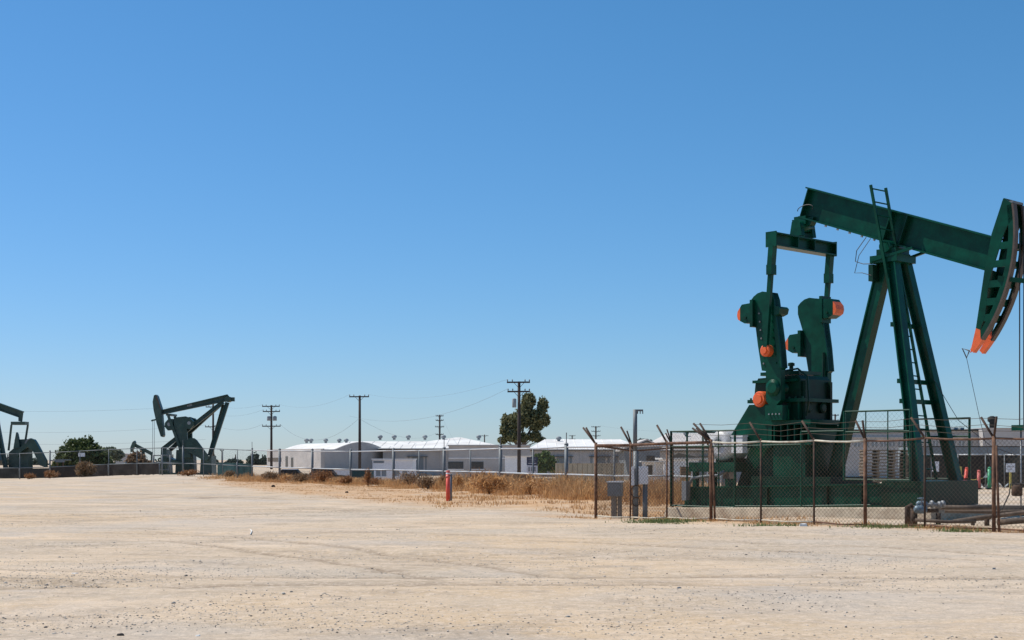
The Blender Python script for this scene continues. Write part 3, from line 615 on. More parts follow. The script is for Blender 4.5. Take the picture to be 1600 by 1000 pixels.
    B(MB().tube([(1.35, -.2, 3.7), (1.8, .3, 2.6), (2.6, .6, 1.9), (3.4, .8, 1.6)], .008, 4), 'hang_line', 'cable')
def empty_ladder(root):
    a0, a1 = Vector((-.26, -.68, 9.02)), Vector((1.0, -.1, 1.05)); b0, b1 = Vector((.04, -.42, 8.93)), Vector((1.04, .47, 1.05))
    la = MB().bar(a0, a1, .05, .07).build('ladder', 'green', root)
    MB().bar(b0, b1, .05, .07).build('ladder_rail', 'green', la)
    for k in range(22):
        t = .012+k*.0455; MB().cyl(a0+(a1-a0)*t, b0+(b1-b0)*t, .019, 6).build('rung', 'green', la)
    return la
near_pumpjack()
# ------------------------------------------------------------ pipes, boxes and clutter round the near pumpjack
def meter_boxes():
    Y = 39.2; x = ax(961, Y); z = gzf(x, Y); r = empty('electrical_box', (x, Y, z), R(-14)); tag(r, 'grey electrical box on twin short wooden posts inside the rusty fence', 'electrical box')
    MB().box(-.1, .04, -.06, .08, -.3, .64).build('post', 'post_wood', r); MB().box(.07, .18, -.02, .1, -.3, .64).build('post', 'post_wood', r)
    b = MB().box(-.19, .2, -.14, .16, .62, 1.0).build('cabinet', 'grey_box', r); MB().prism([(-.21, 1.0), (.22, 1.0), (.22, 1.04), (-.21, 1.03)], -.17, .19).build('lid', 'white_box', b)
    MB().box(-.16, .17, -.155, -.142, .66, .97).build('door', 'grey_box', b); MB().box(.1, .13, -.17, -.156, .78, .86).build('latch', 'galv', b)
    Y = 39.0; x = ax(993.5, Y); z = gzf(x, Y); r = empty('service_pole', (x, Y, z)); tag(r, 'thin galvanised service pole carrying white meter boxes and a coiled hose', 'pole')
    MB().cyl((0, 0, -.3), (0, 0, 1.9), .075, 10).build('lower_pole', 'galv', r, True); MB().cyl((-.02, 0, 1.9), (-.02, 0, 3.05), .06, 10).build('upper_pole', 'galv', r, True)
    MB().box(-.04, .2, -.03, .03, 3.0, 3.05).build('bracket', 'galv', r)
    for k in (.05, .12, .19): MB().cyl((k, 0, 2.93), (k, 0, 3.0), .015, 6).build('insulator', 'grey_box', r)
    b = MB().box(-.14, -.06, -.2, .12, .95, 1.47).build('meter_box', 'white_box', r)
    b = MB().box(.07, .33, -.12, .14, .98, 1.47).build('meter_box', 'white_box', r); MB().box(.09, .31, -.135, -.122, 1.0, 1.45).build('door', 'white_box', b)
    MB().cyl((.26, .02, -.3), (.26, .02, .98), .07, 8).build('conduit', 'galv', r, True)
    for zc, rr in ((.78, .14), (.5, .1)): MB().tube([(rr*math.cos(a), -.1, zc+rr*1.25*math.sin(a)) for a in np.linspace(0, 6.283, 22)], .014, 5).build('hose_coil', 'rust_dark', r, True)
meter_boxes()
def wellhead_pipes():
    root = empty('flow_line', (0, 0, 0)); tag(root, 'tangle of dusty brown flowline pipes lying behind the fence at right', 'pipe')
    def run(pts, r, m='pipe', n=8):
        P = [Vector((ax(px, Y), Y, gzf(ax(px, Y), Y)+h)) for px, Y, h in pts]; return MB().tube(P, r, n).build('pipe_run', m, root, True)
    run([(1462, 33.9, .38), (1505, 33.6, .38), (1552, 33.4, .4)], .055); run([(1476, 34.2, .28), (1560, 33.9, .26), (1640, 33.5, .3)], .05)
    run([(1420, 33.4, .42), (1448, 33.3, .32), (1466, 33.3, .32)], .05, 'rust_dark'); run([(1418, 33.0, -.1), (1418, 33.0, .42), (1426, 33.0, .46)], .07, 'rust_dark')
    run([(1428, 33.2, -.1), (1428, 33.2, .36)], .085, 'rust_dark'); run([(1466, 33.0, -.1), (1466, 33.0, .28)], .06, 'rust_dark')
    run([(1490, 32.4, .1), (1530, 32.2, .2), (1600, 31.8, .34), (1660, 31.6, .4)], .05); run([(1430, 32.6, .12), (1480, 32.3, .1), (1525, 32.2, .12)], .04)
    run([(1520, 32.9, -.1), (1520, 32.9, .2)], .05); run([(1542, 32.6, -.1), (1542, 32.6, .26)], .06, 'rust_dark'); run([(1558, 32.5, .08), (1600, 32.2, .14), (1660, 32, .1)], .07)
    run([(1556, 34.6, .3), (1600, 34.4, .3), (1660, 34, .3)], .13, 'black', 12); run([(1500, 33, .1), (1546, 32.8, .16), (1556, 32.7, .3)], .035)
    v = empty('valve_manifold', (ax(1448, 33.1), 33.1, gzf(ax(1448, 33.1), 33.1))); tag(v, 'blue grey valves with bright steel fittings beside the concrete slab', 'valve')
    MB().lathe((-.3, 0, .36), (1, 0, 0), [(0, .05), (.03, .09), (.1, .1), (.22, .1), (.3, .06)], 12).build('valve_body', 'blue_valve', v, True)
    MB().lathe((-.2, .15, .48), (1, 0, 0), [(0, .05), (.04, .08), (.2, .08), (.26, .05)], 12).build('valve_body', 'blue_valve', v, True)
    for k, x in enumerate((-.05, .1, .28, .36)): MB().lathe((x, .05, .46+.02*(k % 2)), (1, .2, .1), [(0, .05), (.02, .09), (.06, .09), (.09, .05)], 12).build('flange', 'chrome', v, True)
    MB().cyl((-.1, .05, .46), (.4, .08, .47), .045, 10).build('spool', 'chrome', v, True)
    MB().cyl((-.12, 0, .4), (-.12, 0, .62), .02, 6).build('valve_stem', 'chrome', v); MB().lathe((-.12, 0, .6), (0, 0, 1), [(0, .03), (.01, .1), (.03, .1), (.04, .03)], 12).build('handwheel', 'blue_valve', v)
    # hanging dark lamp-like box at the frame edge
    r = empty('hose_drop', (0, 0, 0)); tag(r, 'black hose curving down from a dark tank fitting by the rusty post', 'hose')
    MB().tube([at(1592, 757, 33.6), at(1579, 756, 33.6), at(1577, 772, 33.6), at(1567, 793, 33.6), at(1556, 803, 33.6)], .016, 6).build('hose', 'cable', r, True)
    p = at(1589, 766, 33.8); MB().lathe(p-Vector((0, 0, .14)), (0, 0, 1), [(0, .1), (.03, .13), (.22, .13), (.26, .09), (.3, .05)], 14).build('tank_fitting', 'rust_dark', r, True)
    MB().cyl(p+Vector((0, 0, .14)), at(1640, 756, 33.8), .035, 8).build('arm', 'black', r, True)
wellhead_pipes()
o = blades('fresh_weeds', (lambda q: np.column_stack([q, gz(q[:, 0], q[:, 1])]))(np.concatenate([rng.normal(size=(900, 2))*(.42, .3)+(ax(1036, 35.2), 35.2), rng.normal(size=(260, 2))*(.4, .2)+(ax(1205, 32.9), 32.9), rng.normal(size=(420, 2))*(.5, .2)+(ax(1390, 31.6), 31.6), rng.normal(size=(240, 2))*(.3, .15)+(ax(1500, 30.3), 30.3)])), .03+.1*rng.random(1820)**2, 'fresh', .01, 1.4, kind='stuff')
o['label'] = 'fresh green weeds at the foot of the rusty fence'
# posts and markers
def marker(name, px, Y, h, r, m, label, lean=0, group=None, square=False):
    x = ax(px, Y); root = empty(name, (x, Y, gzf(x, Y))); root.rotation_euler = (0, lean, R(20)); tag(root, label, 'marker post', group)
    if square: MB().box(-r, r, -r*.6, r*.6, -.2, h).build('stake', m, root); return root
    MB().cyl((0, 0, -.2), (0, 0, h-.12), r, 14).build('shaft', m, root, True); return root
r = marker('marker_post', 700, 52.6, 1.12, .078, 'red_post', 'orange red marker post standing in the dry grass by the galvanised fence')
MB().cyl((0, 0, 1.0), (0, 0, 1.05), .081, 14).build('collar', 'sign_white', r, True); MB().lathe((0, 0, 1.05), (0, 0, 1), [(0, .076), (.07, .076), (.09, .04)], 14).build('cap', 'pink_post', r, True); MB().cyl((0, 0, .86), (0, 0, .95), .081, 14).build('reflective_band', 'pink_post', r, True)
r = empty('steel_post', (ax(704, 53.2), 53.2, 0)); tag(r, 'short grey steel post touching the orange red marker', 'post'); MB().cyl((0, 0, -.2), (0, 0, .95), .06, 10).build('shaft', 'galv', r, True); MB().lathe((0, 0, .95), (0, 0, 1), [(0, .07), (.03, .07), (.06, .03)], 10).build('cap', 'galv', r, True)
marker('boundary_stake', 1501, 74, 1.15, .05, 'yellow_post', 'yellow stake nearest the green pumpjack leg by the dark screen', square=True)
for px, m, l, ln, h in ((1507, 'red_post', 'leaning bright red plastic delineator before the dark screen', .13, 1.15), (1529.5, 'pink_post', 'faded red plastic delineator before the dark screen', 0, 1.0), (1546, 'green_post', 'green plastic delineator before the dark screen', 0, 1.15)):
    r = marker('delineator', px, 72.5, h, .09, m, l, ln); MB().lathe((0, 0, h-.12), (0, 0, 1), [(0, .09), (.08, .085), (.12, .04)], 12).build('cap', m, r, True); MB().lathe((0, 0, 0), (0, 0, 1), [(0, .2), (.04, .2), (.06, .1)], 12).build('base', 'black', r, True)
def board_sign(px, py, Y, w, h, label, post=True):
    c = at(px, py, Y); r = empty('board_sign', (c.x, Y, gzf(c.x, Y))); zc = c.z-r.location.z; tag(r, label, 'sign')
    b = MB().box(-w/2, w/2, -.01, .01, zc-h/2, zc+h/2).build('panel', 'sign_white', r)
    if post: MB().box(-.05, .05, .012, .06, -.2, zc-h/2+.1).build('post', 'yellow_post', r)
    for row, (k0, n) in enumerate(((-.38, 6), (-.2, 3))):
        for i in range(n):
            x = w*(k0+.14*i); z = zc+h*(.12-.3*row); m = MB().box(x-.04*w, x-.02*w, -.014, -.0105, z-.07*h, z+.07*h).box(x-.02*w, x+.05*w, -.014, -.0105, z+.035*h, z+.07*h).box(x+.03*w, x+.05*w, -.014, -.0105, z-.07*h, z+.035*h)
            m.build('letter', 'ink', b, kind='stuff')
board_sign(1579, 731, 73, .47, .46, 'white square sign with dark lettering on a yellow stake before the screen')
c = at(1462, 729, 74); r = MB().box(-.17, .17, -.02, .02, -.27, .27).build('notice_board', 'sign_white'); r.location = c; tag(r, 'plain white notice board seen between the pumpjack front legs', 'sign')
# ------------------------------------------------------------ screens and far right yard
def screen_fence(pts, top, m, label, post_m='galv', rail=True, base=None, thick=.03, panel='fabric_panel', postn=1):
    root = empty('screened_fence', (0, 0, 0)); tag(root, label, 'fence'); P = []
    for px, Y in pts: x = ax(px, Y); P.append(Vector((x, Y, gzf(x, Y))))
    up = Vector((0, 0, 1))
    for a, c in zip(P, P[1:]):
        d = (c-a); n = Vector((d.y, -d.x, 0)).normalized()
        if n.y > 0: n = -n
        b = MB(); K = 6; vs = []
        for k in range(K+1):
            p = a+d*k/K; bul = .03*math.sin(k*1.7+a.x); 
            for z in (.03, top*.5, top-.02): 
                for s in (1, -1): vs.append(p+up*z+n*(bul*(z > .1)*(z < top-.1)+s*thick/2))
        fs = []
        for k in range(K):
            for j in range(2):
                o0 = k*6+j*2; fs += [(o0, o0+6, o0+8, o0+2), (o0+1, o0+3, o0+9, o0+7)]
        for k in (0, K): fs += [(k*6, k*6+2, k*6+3, k*6+1), (k*6+2, k*6+4, k*6+5, k*6+3)]
        b.add(vs, fs).build(panel, m, root)
        if rail: MB().cyl(a+up*top, c+up*top, .04, 8).build('top_rail', 'galv_rail', root, True)
        MB().cyl(a-up*.2+n*.06, a+up*(top+.05)+n*.06, .035, 8).build('post', post_m, root, True)
    return root
screen_fence([(1405, 77), (1455, 76.8), (1497, 76.5), (1540, 76), (1570, 75.6), (1602, 75), (1660, 74)], 1.78, 'screen', 'dark windscreen fence behind the coloured delineator posts')
screen_fence([(395, 102.6), (371, 103.5), (340, 105)], 1.05, 'teal_screen', 'low teal screen on the fence right of the far pumpjack', rail=False)
screen_fence([(250, 109.5), (215, 110.8), (170, 112.5), (125, 114), (78, 115)], .95, 'screen_brown', 'low dark brown screen behind the far left fence', rail=False)
screen_fence([(78, 115), (31, 116), (-20, 117.5), (-70, 119)], .85, 'screen', 'low black screen before the cut off pumpjack at left', rail=False)
def far_box(name, label, cat, px0, px1, py0, py1, Y, m, depth=3, rz=0):
    a = at(px0, py0, Y); c = at(px1, py1, Y); return a, c
def trailer():
    Y = 86; r = empty('freight_trailer', (ax(1540, Y), Y, 0)); tag(r, 'long dark freight trailer parked behind the screened fence', 'trailer'); w0, w1 = ax(1420, Y)-r.location.x, ax(1640, Y)-r.location.x
    b = MB().box(w0, w1, 0, 2.4, 1.0, 2.28).build('body', 'slate', r); MB().box(w0, w1, -.01, 2.41, 2.285, 2.34).build('roof_edge', 'screen', r)
    for x in np.linspace(w0+.5, w1-.5, 9): MB().box(x-.03, x+.03, -.03, -.001, 1.02, 2.26).build('rib', 'slate', b)
    for x in (w0+1, w0+2.2, w1-1.2): MB().lathe((x, .1, .5), (0, 1, 0), [(0, .3), (.02, .5), (.25, .5), (.28, .3)], 16).build('wheel', 'black', r, True)
trailer()
def block_stack():
    Y = 70; x0, x1 = ax(1346, Y), ax(1416, Y); r = empty('pallet_stack', ((x0+x1)/2, Y, 0)); tag(r, 'tall stack of dusty brown pallets behind the samson post', 'pallets'); w = (x1-x0)/2
    for k in range(13):
        z = .02+k*.155; j = random.uniform(-.04, .04)
        o = MB().box(-w+j, w+j, -.5, .5, z+.09, z+.135).build('pallet', 'masonry', r)
        for x in (-w+.1, -w*.35, w*.35, w-.1): MB().box(x-.06+j, x+.06+j, -.48, .48, z, z+.088).build('pallet_bearer', 'masonry', o)
block_stack()
def rubble():
    V = []; Y = 73.5
    for k, (px, h, m, lb) in enumerate(((1560, .34, 'paper', 'heap of white plastic sheeting beside the green delineator'), (1537, .22, 'paper', 'small pale rubble heap between the red and green delineators'))):
        x = ax(px, Y); r = empty('debris_heap', (x, Y, gzf(x, Y))); tag(r, lb, 'debris')
        for i in range(9):
            a = random.uniform(0, 6.28); d = random.random()*h*1.6; q = Vector((math.cos(a)*d, math.sin(a)*d*.5, random.random()*h*.7))
            MB().bar(q, q+Vector((random.uniform(-.4, .4), random.uniform(-.2, .2), random.uniform(-.06, .25)))*(h*2.5), .12*h/.2, .03).build('scrap_piece', random.choice(['paper', 'galv', 'slate']), r)
    c = at(1536, 747, 73); f = MB().add([c, c+Vector((.2, .02, .3)), c+Vector((.24, 0, .04)), c+Vector((.02, .05, 0)), c+Vector((.22, .06, .3)), c+Vector((.25, .05, .04))], [(0, 1, 2), (3, 5, 4), (0, 3, 4, 1), (1, 4, 5, 2), (2, 5, 3, 0)]).build('pennant', 'paper'); tag(f, 'white pennant on the string above the faded red delineator', 'flag')
    t = MB().tube([at(1501, 742, 74), at(1520, 750, 73.5), at(1536, 747, 73)], .012, 5).build('string', 'yellow_post'); tag(t, 'slack string tied between the yellow stake and the pennant', 'string')
rubble()
# ------------------------------------------------------------ utility poles and wires
def upole(px, Y, top, arms, label, extra=None, r=.15, m='wood_pole'):
    x = ax(px, Y); z0 = gzf(x, Y); zt = az(top, Y); root = empty('utility_pole', (x, Y, z0)); tag(root, label, 'utility pole', 'utility poles'); H = zt-z0
    MB().tube([(0, 0, -.5), (0, 0, H)], r, 9, r2=r*.7).build('pole', m, root, True); ends = []
    for (py, w0, w1, tw) in arms:
        z = az(py, Y)-z0; a = w0/FPX*Y; b = w1/FPX*Y; dy = tw
        o = MB().bar((-a, -r-.06+dy, z), (b, -r-.06-dy, z), .11, .14, side=(0, 1, 0)).build('crossarm', m, root)
        for q in (-.95, -.55, .55, .95):
            xx = -a*abs(q) if q < 0 else b*q; MB().lathe((xx, -r-.06, z+.07), (0, 0, 1), [(0, .035), (.06, .05), (.14, .06), (.2, .03)], 8).build('insulator', 'grey_box', o, True)
        for q in (-.4, .4): MB().bar((a*q, -r-.03, z-.06), (0, -r-.02, z-.55), .04, .04).build('arm_brace', m, o)
        ends.append((Vector((x-a*.95, Y-r-.06, z0+z+.27)), Vector((x+b*.95, Y-r-.06, z0+z+.27))))
    for (dx, py, rr, h) in (extra or ()):
        z = az(py, Y)-z0; MB().lathe((dx/FPX*Y, -.1, z-h/2), (0, 0, 1), [(0, rr*.9), (.04, rr), (h-.05, rr), (h, rr*.8), (h+.06, rr*.3)], 14).build('transformer', 'vent', root, True)
    return ends
E1 = upole(811, 130, 596, [(597.5, 19, 17, .1), (612, 18, 17, .1)], 'tall dark utility pole with a transformer in front of the eucalyptus', [(-7.5, 630, .2, .8)], .19)
E2 = upole(562, 170, 618, [(620, 16, 15, .1)], 'utility pole with a single crossarm behind the arched roof', None, .2)
E3 = upole(424, 205, 633, [(635, 14, 13.5, .1), (643, 13, 14, .1), (666, 14, 15, .1)], 'utility pole with three crossarms at the left end of the white roofed building', [(-3.5, 654, .3, .62), (5.5, 654, .3, .62)], .2)
E4 = upole(333, 215, 629.5, [(636, 11, 6, .1), (667, 12, 4, .1)], 'utility pole seen through the far left pumpjack', None, .2)
E5 = upole(687, 290, 648, [(650, 6, 6, .1), (657, 6, 6, .1), (667, 7, 7, .1), (679, 6, 6, .1)], 'distant utility pole with four crossarms above the white roof ridge', None, .24)
E6 = upole(931, 380, 666, [(667, 7, 7, .1), (674, 7, 7, .1), (681, 7, 7, .1)], 'distant utility pole with three crossarms right of the eucalyptus', None, .28)
E7 = upole(757, 480, 679, [(681, 6, 6, .1)], 'tiny distant utility pole just behind the white roof peak', None, .26)
E8 = upole(894, 480, 680, [(681, 5, 5, .1), (686, 5, 5, .1)], 'tiny distant utility pole left of the three armed one', None, .26)
E9 = upole(1305, 290, 647, [(649, 5, 5, .1), (657, 5, 5, .1), (664, 5, 5, .1)], 'distant utility pole showing left of the samson post', None, .24)
E10 = upole(347, 330, 704, [(704, 3, 3, .1)], 'low distant pole right of the far pumpjack', None, .2)
E11 = upole(-190, 240, 628, [(636, 11, 11, .1), (667, 12, 12, .1)], 'utility pole left of the cut off pumpjack', None, .2)
def wire(a, b, sag, r=.016, label=None):
    r *= .5; pts = [a+(b-a)*t-Vector((0, 0, 4*sag*t*(1-t))) for t in np.linspace(0, 1, 13)]; o = MB().tube(pts, r, 4).build('power_line', 'sky_cable'); tag(o, label, 'power line', 'overhead power lines')
wire(E1[0][0], E2[0][1], 1.0, .014, 'overhead power line from transformer pole to the single crossarm pole, upper')
wire(E1[1][0], E2[0][0]-Vector((0, 0, 2.6)), 1.6, .02, 'overhead power line from transformer pole to the single crossarm pole, lower')
wire(E2[0][0], E3[0][1], .9, .016, 'overhead power line between the single and three crossarm poles, upper')
wire(E2[0][0]-Vector((-1, 0, 3)), E3[2][1], 2.4, .026, 'sagging overhead power line between the single and three crossarm poles, lowest')
wire(E2[0][1]-Vector((1, 0, 3)), E5[3][0], 1.6, .022, 'overhead power line from single crossarm pole to the four armed pole')
wire(E3[0][0], E4[0][1], .5, .02, 'overhead power line between the three crossarm pole and its left neighbour, upper')
wire(E3[1][0], E4[0][0]-Vector((0, 0, 1)), .8, .02, 'overhead power line between the three crossarm pole and its left neighbour, middle')
wire(E3[2][0], E4[1][1], .8, .026, 'overhead power line between the three crossarm pole and its left neighbour, lowest')
for k, (i, j, s, w) in enumerate(((0, 0, 1.0, 'upper'), (1, 1, 1.2, 'lower'))):
    wire(E4[i][0], E11[j][1], s, .024, 'overhead power line running out of frame at far left, '+w)
wire(E4[1][0]-Vector((0, 0, 2.2)), E11[1][1]-Vector((0, 0, 2.2)), .9, .03, 'thick overhead cable low above the far left pumpjacks')
wire(E5[1][1], E1[1][0]-Vector((0, 0, 6)), 3.0, .02, 'overhead power line from the four armed pole towards the transformer pole')
wire(E6[0][1], E9[0][0], 2.5, .03, 'overhead power line from the three armed distant pole towards the near pumpjack')
# ------------------------------------------------------------ buildings
GZ = -1.25
def bldg(name, label, loc=(0, 0, 0)):
    r = empty(name, loc); tag(r, label, 'building'); return r
def quadwall(b, a, c, z0, z1, t=.3):
    a = Vector((a.x, a.y, 0)); c = Vector((c.x, c.y, 0)); d = (c-a).normalized(); n = Vector((d.y, -d.x, 0))*t
    vs = [a, c, c-n, a-n]; return b.add([Vector((v.x, v.y, z)) for z in (z0, z1) for v in vs], [(0, 1, 5, 4), (1, 2, 6, 5), (2, 3, 7, 6), (3, 0, 4, 7), (4, 5, 6, 7), (0, 3, 2, 1)])
def arched_hall():
    Y0 = 215; C = Vector((ax(504, Y0), Y0, 0)); A = Vector((ax(417, 238), 238, 0)); D = Vector((ax(604, 236), 236, 0)); zt = az(702, Y0)
    r = bldg('arched_hall', 'pale stuccoed hall with an arched gable greyed for shade, left end of the row'); E = A+(D-C)
    quadwall(MB(), A, C, GZ, az(701.5, 225)).build('wall', 'stucco', r); quadwall(MB(), D, E, GZ, zt).build('wall', 'stucco_grey', r); quadwall(MB(), E, A, GZ, zt).build('wall', 'stucco_grey', r)  # sunlit left wall coloured paler; gable end and the rest coloured greyer for shade
    n = 16; d = D-C; top = []
    for k in range(n+1):
        t = k/n; zz = zt if t < .18 else zt+1.25*math.sin(math.pi*(t-.18)/.82); top.append(C+d*t+Vector((0, 0, zz)))
    nn = Vector((d.y, -d.x, 0)).normalized()*-.3
    vs = [C+Vector((0, 0, GZ)), D+Vector((0, 0, GZ))]+top[::-1]; m = len(vs); MB().add(vs+[v+nn for v in vs], [tuple(range(m)), tuple(range(m, 2*m))[::-1]]+[(i, (i+1) % m, m+(i+1) % m, m+i) for i in range(m)]).build('gable_wall', 'stucco_grey', r)
    back = (A-C)*.96; b = MB(); vs = [t-Vector((0, 0, .06)) for t in top]+[t+back-Vector((0, 0, .06)) for t in top]; q = n+1
    vs += [v-Vector((0, 0, .15)) for v in vs]; fs = []
    for k in range(n): fs += [(k, k+1, q+k+1, q+k), (2*q+k, 3*q+k, 3*q+k+1, 2*q+k+1)]
    MB().add(vs, fs).build('arched_roof', 'roof_white', r)
    for t0, t1, z0, z1, nm, mt in ((.02, .28, .7, .55, 'lintel', 'eave'), (.36, .4, .75, .35, 'window', 'glass'), (.46, .5, .7, .3, 'window', 'glass')):
        p, q2 = A+(C-A)*t0, A+(C-A)*t1; h = zt-GZ; dd = (C-A).normalized(); nv = Vector((dd.y, -dd.x, 0))*.04
        f = MB(); vs = [Vector((v.x, v.y, GZ+h*z)) for z in (z1, z0) for v in (p+nv, q2+nv, q2-nv, p-nv)]; f.add(vs, [(0, 1, 5, 4), (1, 2, 6, 5), (2, 3, 7, 6), (3, 0, 4, 7), (4, 5, 6, 7), (0, 3, 2, 1)]).build(nm, mt, r)
arched_hall()
def vent(root, p, s=1):
    MB().cyl(p, p+Vector((0, 0, .35*s)), .28*s, 10).build('vent_stack', 'vent', root, True); MB().lathe(p+Vector((0, 0, .35*s)), (0, 0, 1), [(0, .3*s), (.1, .5*s), (.4*s, .55*s), (.62*s, .35*s), (.7*s, .05)], 12).build('roof_vent', 'vent', root, True)
def hall(name, label, px0, px1, Y, eave, ridge, depth, wall, roof, hip0=0, hip1=0, vents=(), ov=.5, wall_top=None, rpx=None):
    """long hall, ridge parallel to the picture; eave and ridge given as photo rows"""
    x0, x1 = ax(px0, Y), ax(px1, Y); r = bldg(name, label); ze = az(eave, Y); Yr = Y+depth/2; zr = az(ridge, Yr)
    for nm, m in (('wall', wall),):
        MB().box(x0+ov, x1-ov, Y+ov, Y+ov+.3, GZ, ze-.12).build('wall', m, r); MB().box(x0+ov, x0+ov+.3, Y+ov+.3, Y+depth-ov, GZ, ze-.12).build('wall', m, r); MB().box(x1-ov-.3, x1-ov, Y+ov+.3, Y+depth-ov, GZ, ze-.12).build('wall', m, r)
    MB().box(x0+.05, x1-.05, Y+.05, Y+depth-.05, ze-.11, ze-.02).build('eave', 'eave', r)
    a, b = x0+hip0, x1-hip1; T = .12
    vs = [(x0, Y, ze), (x1, Y, ze), (b, Yr, zr), (a, Yr, zr), (x1, Y+depth, ze), (x0, Y+depth, ze)]; vs += [(x, y, z+T) for x, y, z in vs]
    rf = MB().add(vs, [(6, 7, 8, 9), (7, 10, 8), (10, 11, 9, 8), (11, 6, 9), (0, 3, 2, 1), (1, 2, 4), (4, 2, 3, 5), (5, 3, 0), (0, 1, 7, 6), (1, 4, 10, 7), (4, 5, 11, 10), (5, 0, 6, 11)]).build('roof', roof, r)
    for k in range(1, 9): x = x0+ov+(x1-x0-2*ov)*k/9; MB().box(x-.15, x+.15, Y+ov-.12, Y+ov-.001, GZ, ze-.13).build('pilaster', wall, r)
    for k in (2.5, 5.5, 7.5): x = x0+ov+(x1-x0-2*ov)*k/9; d_ = MB().box(x-1.5, x+1.5, Y+ov-.06, Y+ov-.002, GZ, GZ+3).build('loading_door', 'slate', r); MB().box(x-1.7, x+1.7, Y+ov-.5, Y+ov-.062, GZ+3.05, GZ+3.15).build('door_canopy', 'eave', d_)
    for px in vents:
        t = .8; yy = Y+depth/2*t; vent(rf, Vector((ax(px, yy), yy, ze+(zr-ze)*t+T-.1)), .85)
    for k in range(1, 12):
        x = x0+(x1-x0)*k/12; tt = min(1, (x-x0)/max(hip0, .1), (x1-x)/max(hip1, .1)); MB().bar((x, Y+.02, ze+T+.03), (x, Y+depth/2*tt*.98, ze+(zr-ze)*tt*.98+T+.03), .08, .06, side=(1, 0, 0)).build('roof_seam', roof, rf)
    return r, x0, x1, ze
hall('white_roof_hall', 'long hall with bright white roof and a row of roof vents', 452, 690, 250, 702, 690.5, 34, 'stucco_grey', 'roof_white', 9, 4, (479, 486, 509, 530, 541), .6)
hall('white_roof_warehouse', 'larger white roofed warehouse with peaked ridge right of the arched gable', 590, 800, 230, 701.5, 684.5, 40, 'stucco_grey', 'roof_white', 12, 9, (594, 616, 638, 664, 693, 748), .8)
def parapet_block():
    Y = 185; x0, x1 = ax(701, Y), ax(828, Y); zt = az(697, Y); r = bldg('parapet_building', 'flat topped grey building below the eucalyptus tree')
    w = MB().box(x0, x1, Y, Y+16, GZ, zt).build('wall', 'stucco_grey', r); MB().box(x0-.15, x1+.15, Y-.15, Y+16.15, zt, zt+.18).build('parapet_cap', 'stucco_grey', r)
    for px in (672, 706): pass
    for px, w_ in ((712, 2.0), (746, 1.6)):
        x = ax(px, Y); f = MB().box(x-w_/2, x+w_/2, Y-.05, Y-.001, .2, 1.15).build('window', 'glass', r); MB().box(x-w_/2-.1, x+w_/2+.1, Y-.12, Y-.052, .08, .19).build('sill', 'trim', f)
    MB().box(x0, x1, Y-.06, Y-.002, 1.55, 1.66).build('string_course', 'stucco_white', r)
    Y = 160; x0, x1 = ax(789, Y), ax(829, Y); r = bldg('white_shed', 'small white shed with a red brown base behind the dark sign')
    MB().box(x0, x1, Y, Y+4, -.2, az(713, Y)).build('wall', 'stucco_white', r); MB().box(x0, x1, Y-.02, Y+4.02, GZ, -.2).build('base_wall', 'crate', r); MB().box(x0-.2, x1+.2, Y-.25, Y+4.2, az(713, Y), az(711.7, Y)).build('roof', 'roof_white', r)
parapet_block()
def office():
    Y = 118; x0, x1 = ax(582, Y), ax(645, Y); zt = az(718.5, Y); r = bldg('small_office', 'small white office with four windows standing behind the galvanised fence')
    g = gzf((x0+x1)/2, Y); MB().box(x0, x1, Y, Y+4, g-.3, zt).build('wall', 'stucco_white', r); MB().box(x0-.08, x1+.08, Y-.12, Y+4.1, zt, zt+.1).build('roof', 'trim', r)
    MB().box(ax(583.5, Y), ax(600, Y), Y-.03, Y-.001, az(723.5, Y), az(720, Y)).build('sign_board', 'slate', r)
    for px in (587.5, 596.5, 617, 629):
        f = MB().box(ax(px, Y), ax(px+7, Y), Y-.03, Y-.001, az(744, Y), az(735, Y)).build('window', 'vent', r); MB().box(ax(px-.6, Y), ax(px+7.6, Y), Y-.09, Y-.031, az(745.5, Y), az(743.8, Y)).build('sill', 'trim', f)
        MB().box(ax(px-.6, Y), ax(px, Y), Y-.06, Y-.002, az(743.8, Y), az(734.4, Y)).build('window_frame', 'trim', f); MB().box(ax(px+7, Y), ax(px+7.6, Y), Y-.06, Y-.002, az(743.8, Y), az(734.4, Y)).build('window_frame', 'trim', f)
    MB().box(ax(607, Y), ax(614, Y), Y-.03, Y-.001, g, az(734, Y)).build('door', 'stucco_white', r)
    Y = 112; x = ax(563, Y); r = empty('teal_container', (x, Y, gzf(x, Y))); tag(r, 'teal steel container beside the small white office', 'container')
    w = ax(580, Y)-x; b = MB().box(-w, w, 0, 2.2, -.2, az(735.5, Y)-r.location.z).build('body', 'teal_screen', r)
    for k in np.linspace(-w+.1, w-.1, 8): MB().box(k-.03, k+.03, -.03, -.001, .0, az(736.5, Y)-r.location.z).build('rib', 'teal_screen', b)
    MB().box(-w-.02, w+.02, -.04, 2.22, az(735.5, Y)-r.location.z, az(734.9, Y)-r.location.z).build('lid', 'galv', r)
    Y = 116; x = ax(528, Y); r = empty('white_tank', (x, Y, gzf(x, Y))); tag(r, 'pale low wall block left of the teal container', 'wall'); w = ax(545, Y)-x; MB().box(-w, w, 0, 2, -.2, az(734, Y)-r.location.z).build('block', 'stucco_white', r); MB().box(-w-.05, w+.05, -.05, 2.05, az(734, Y)-r.location.z, az(733.2, Y)-r.location.z).build('coping', 'trim', r)
office()
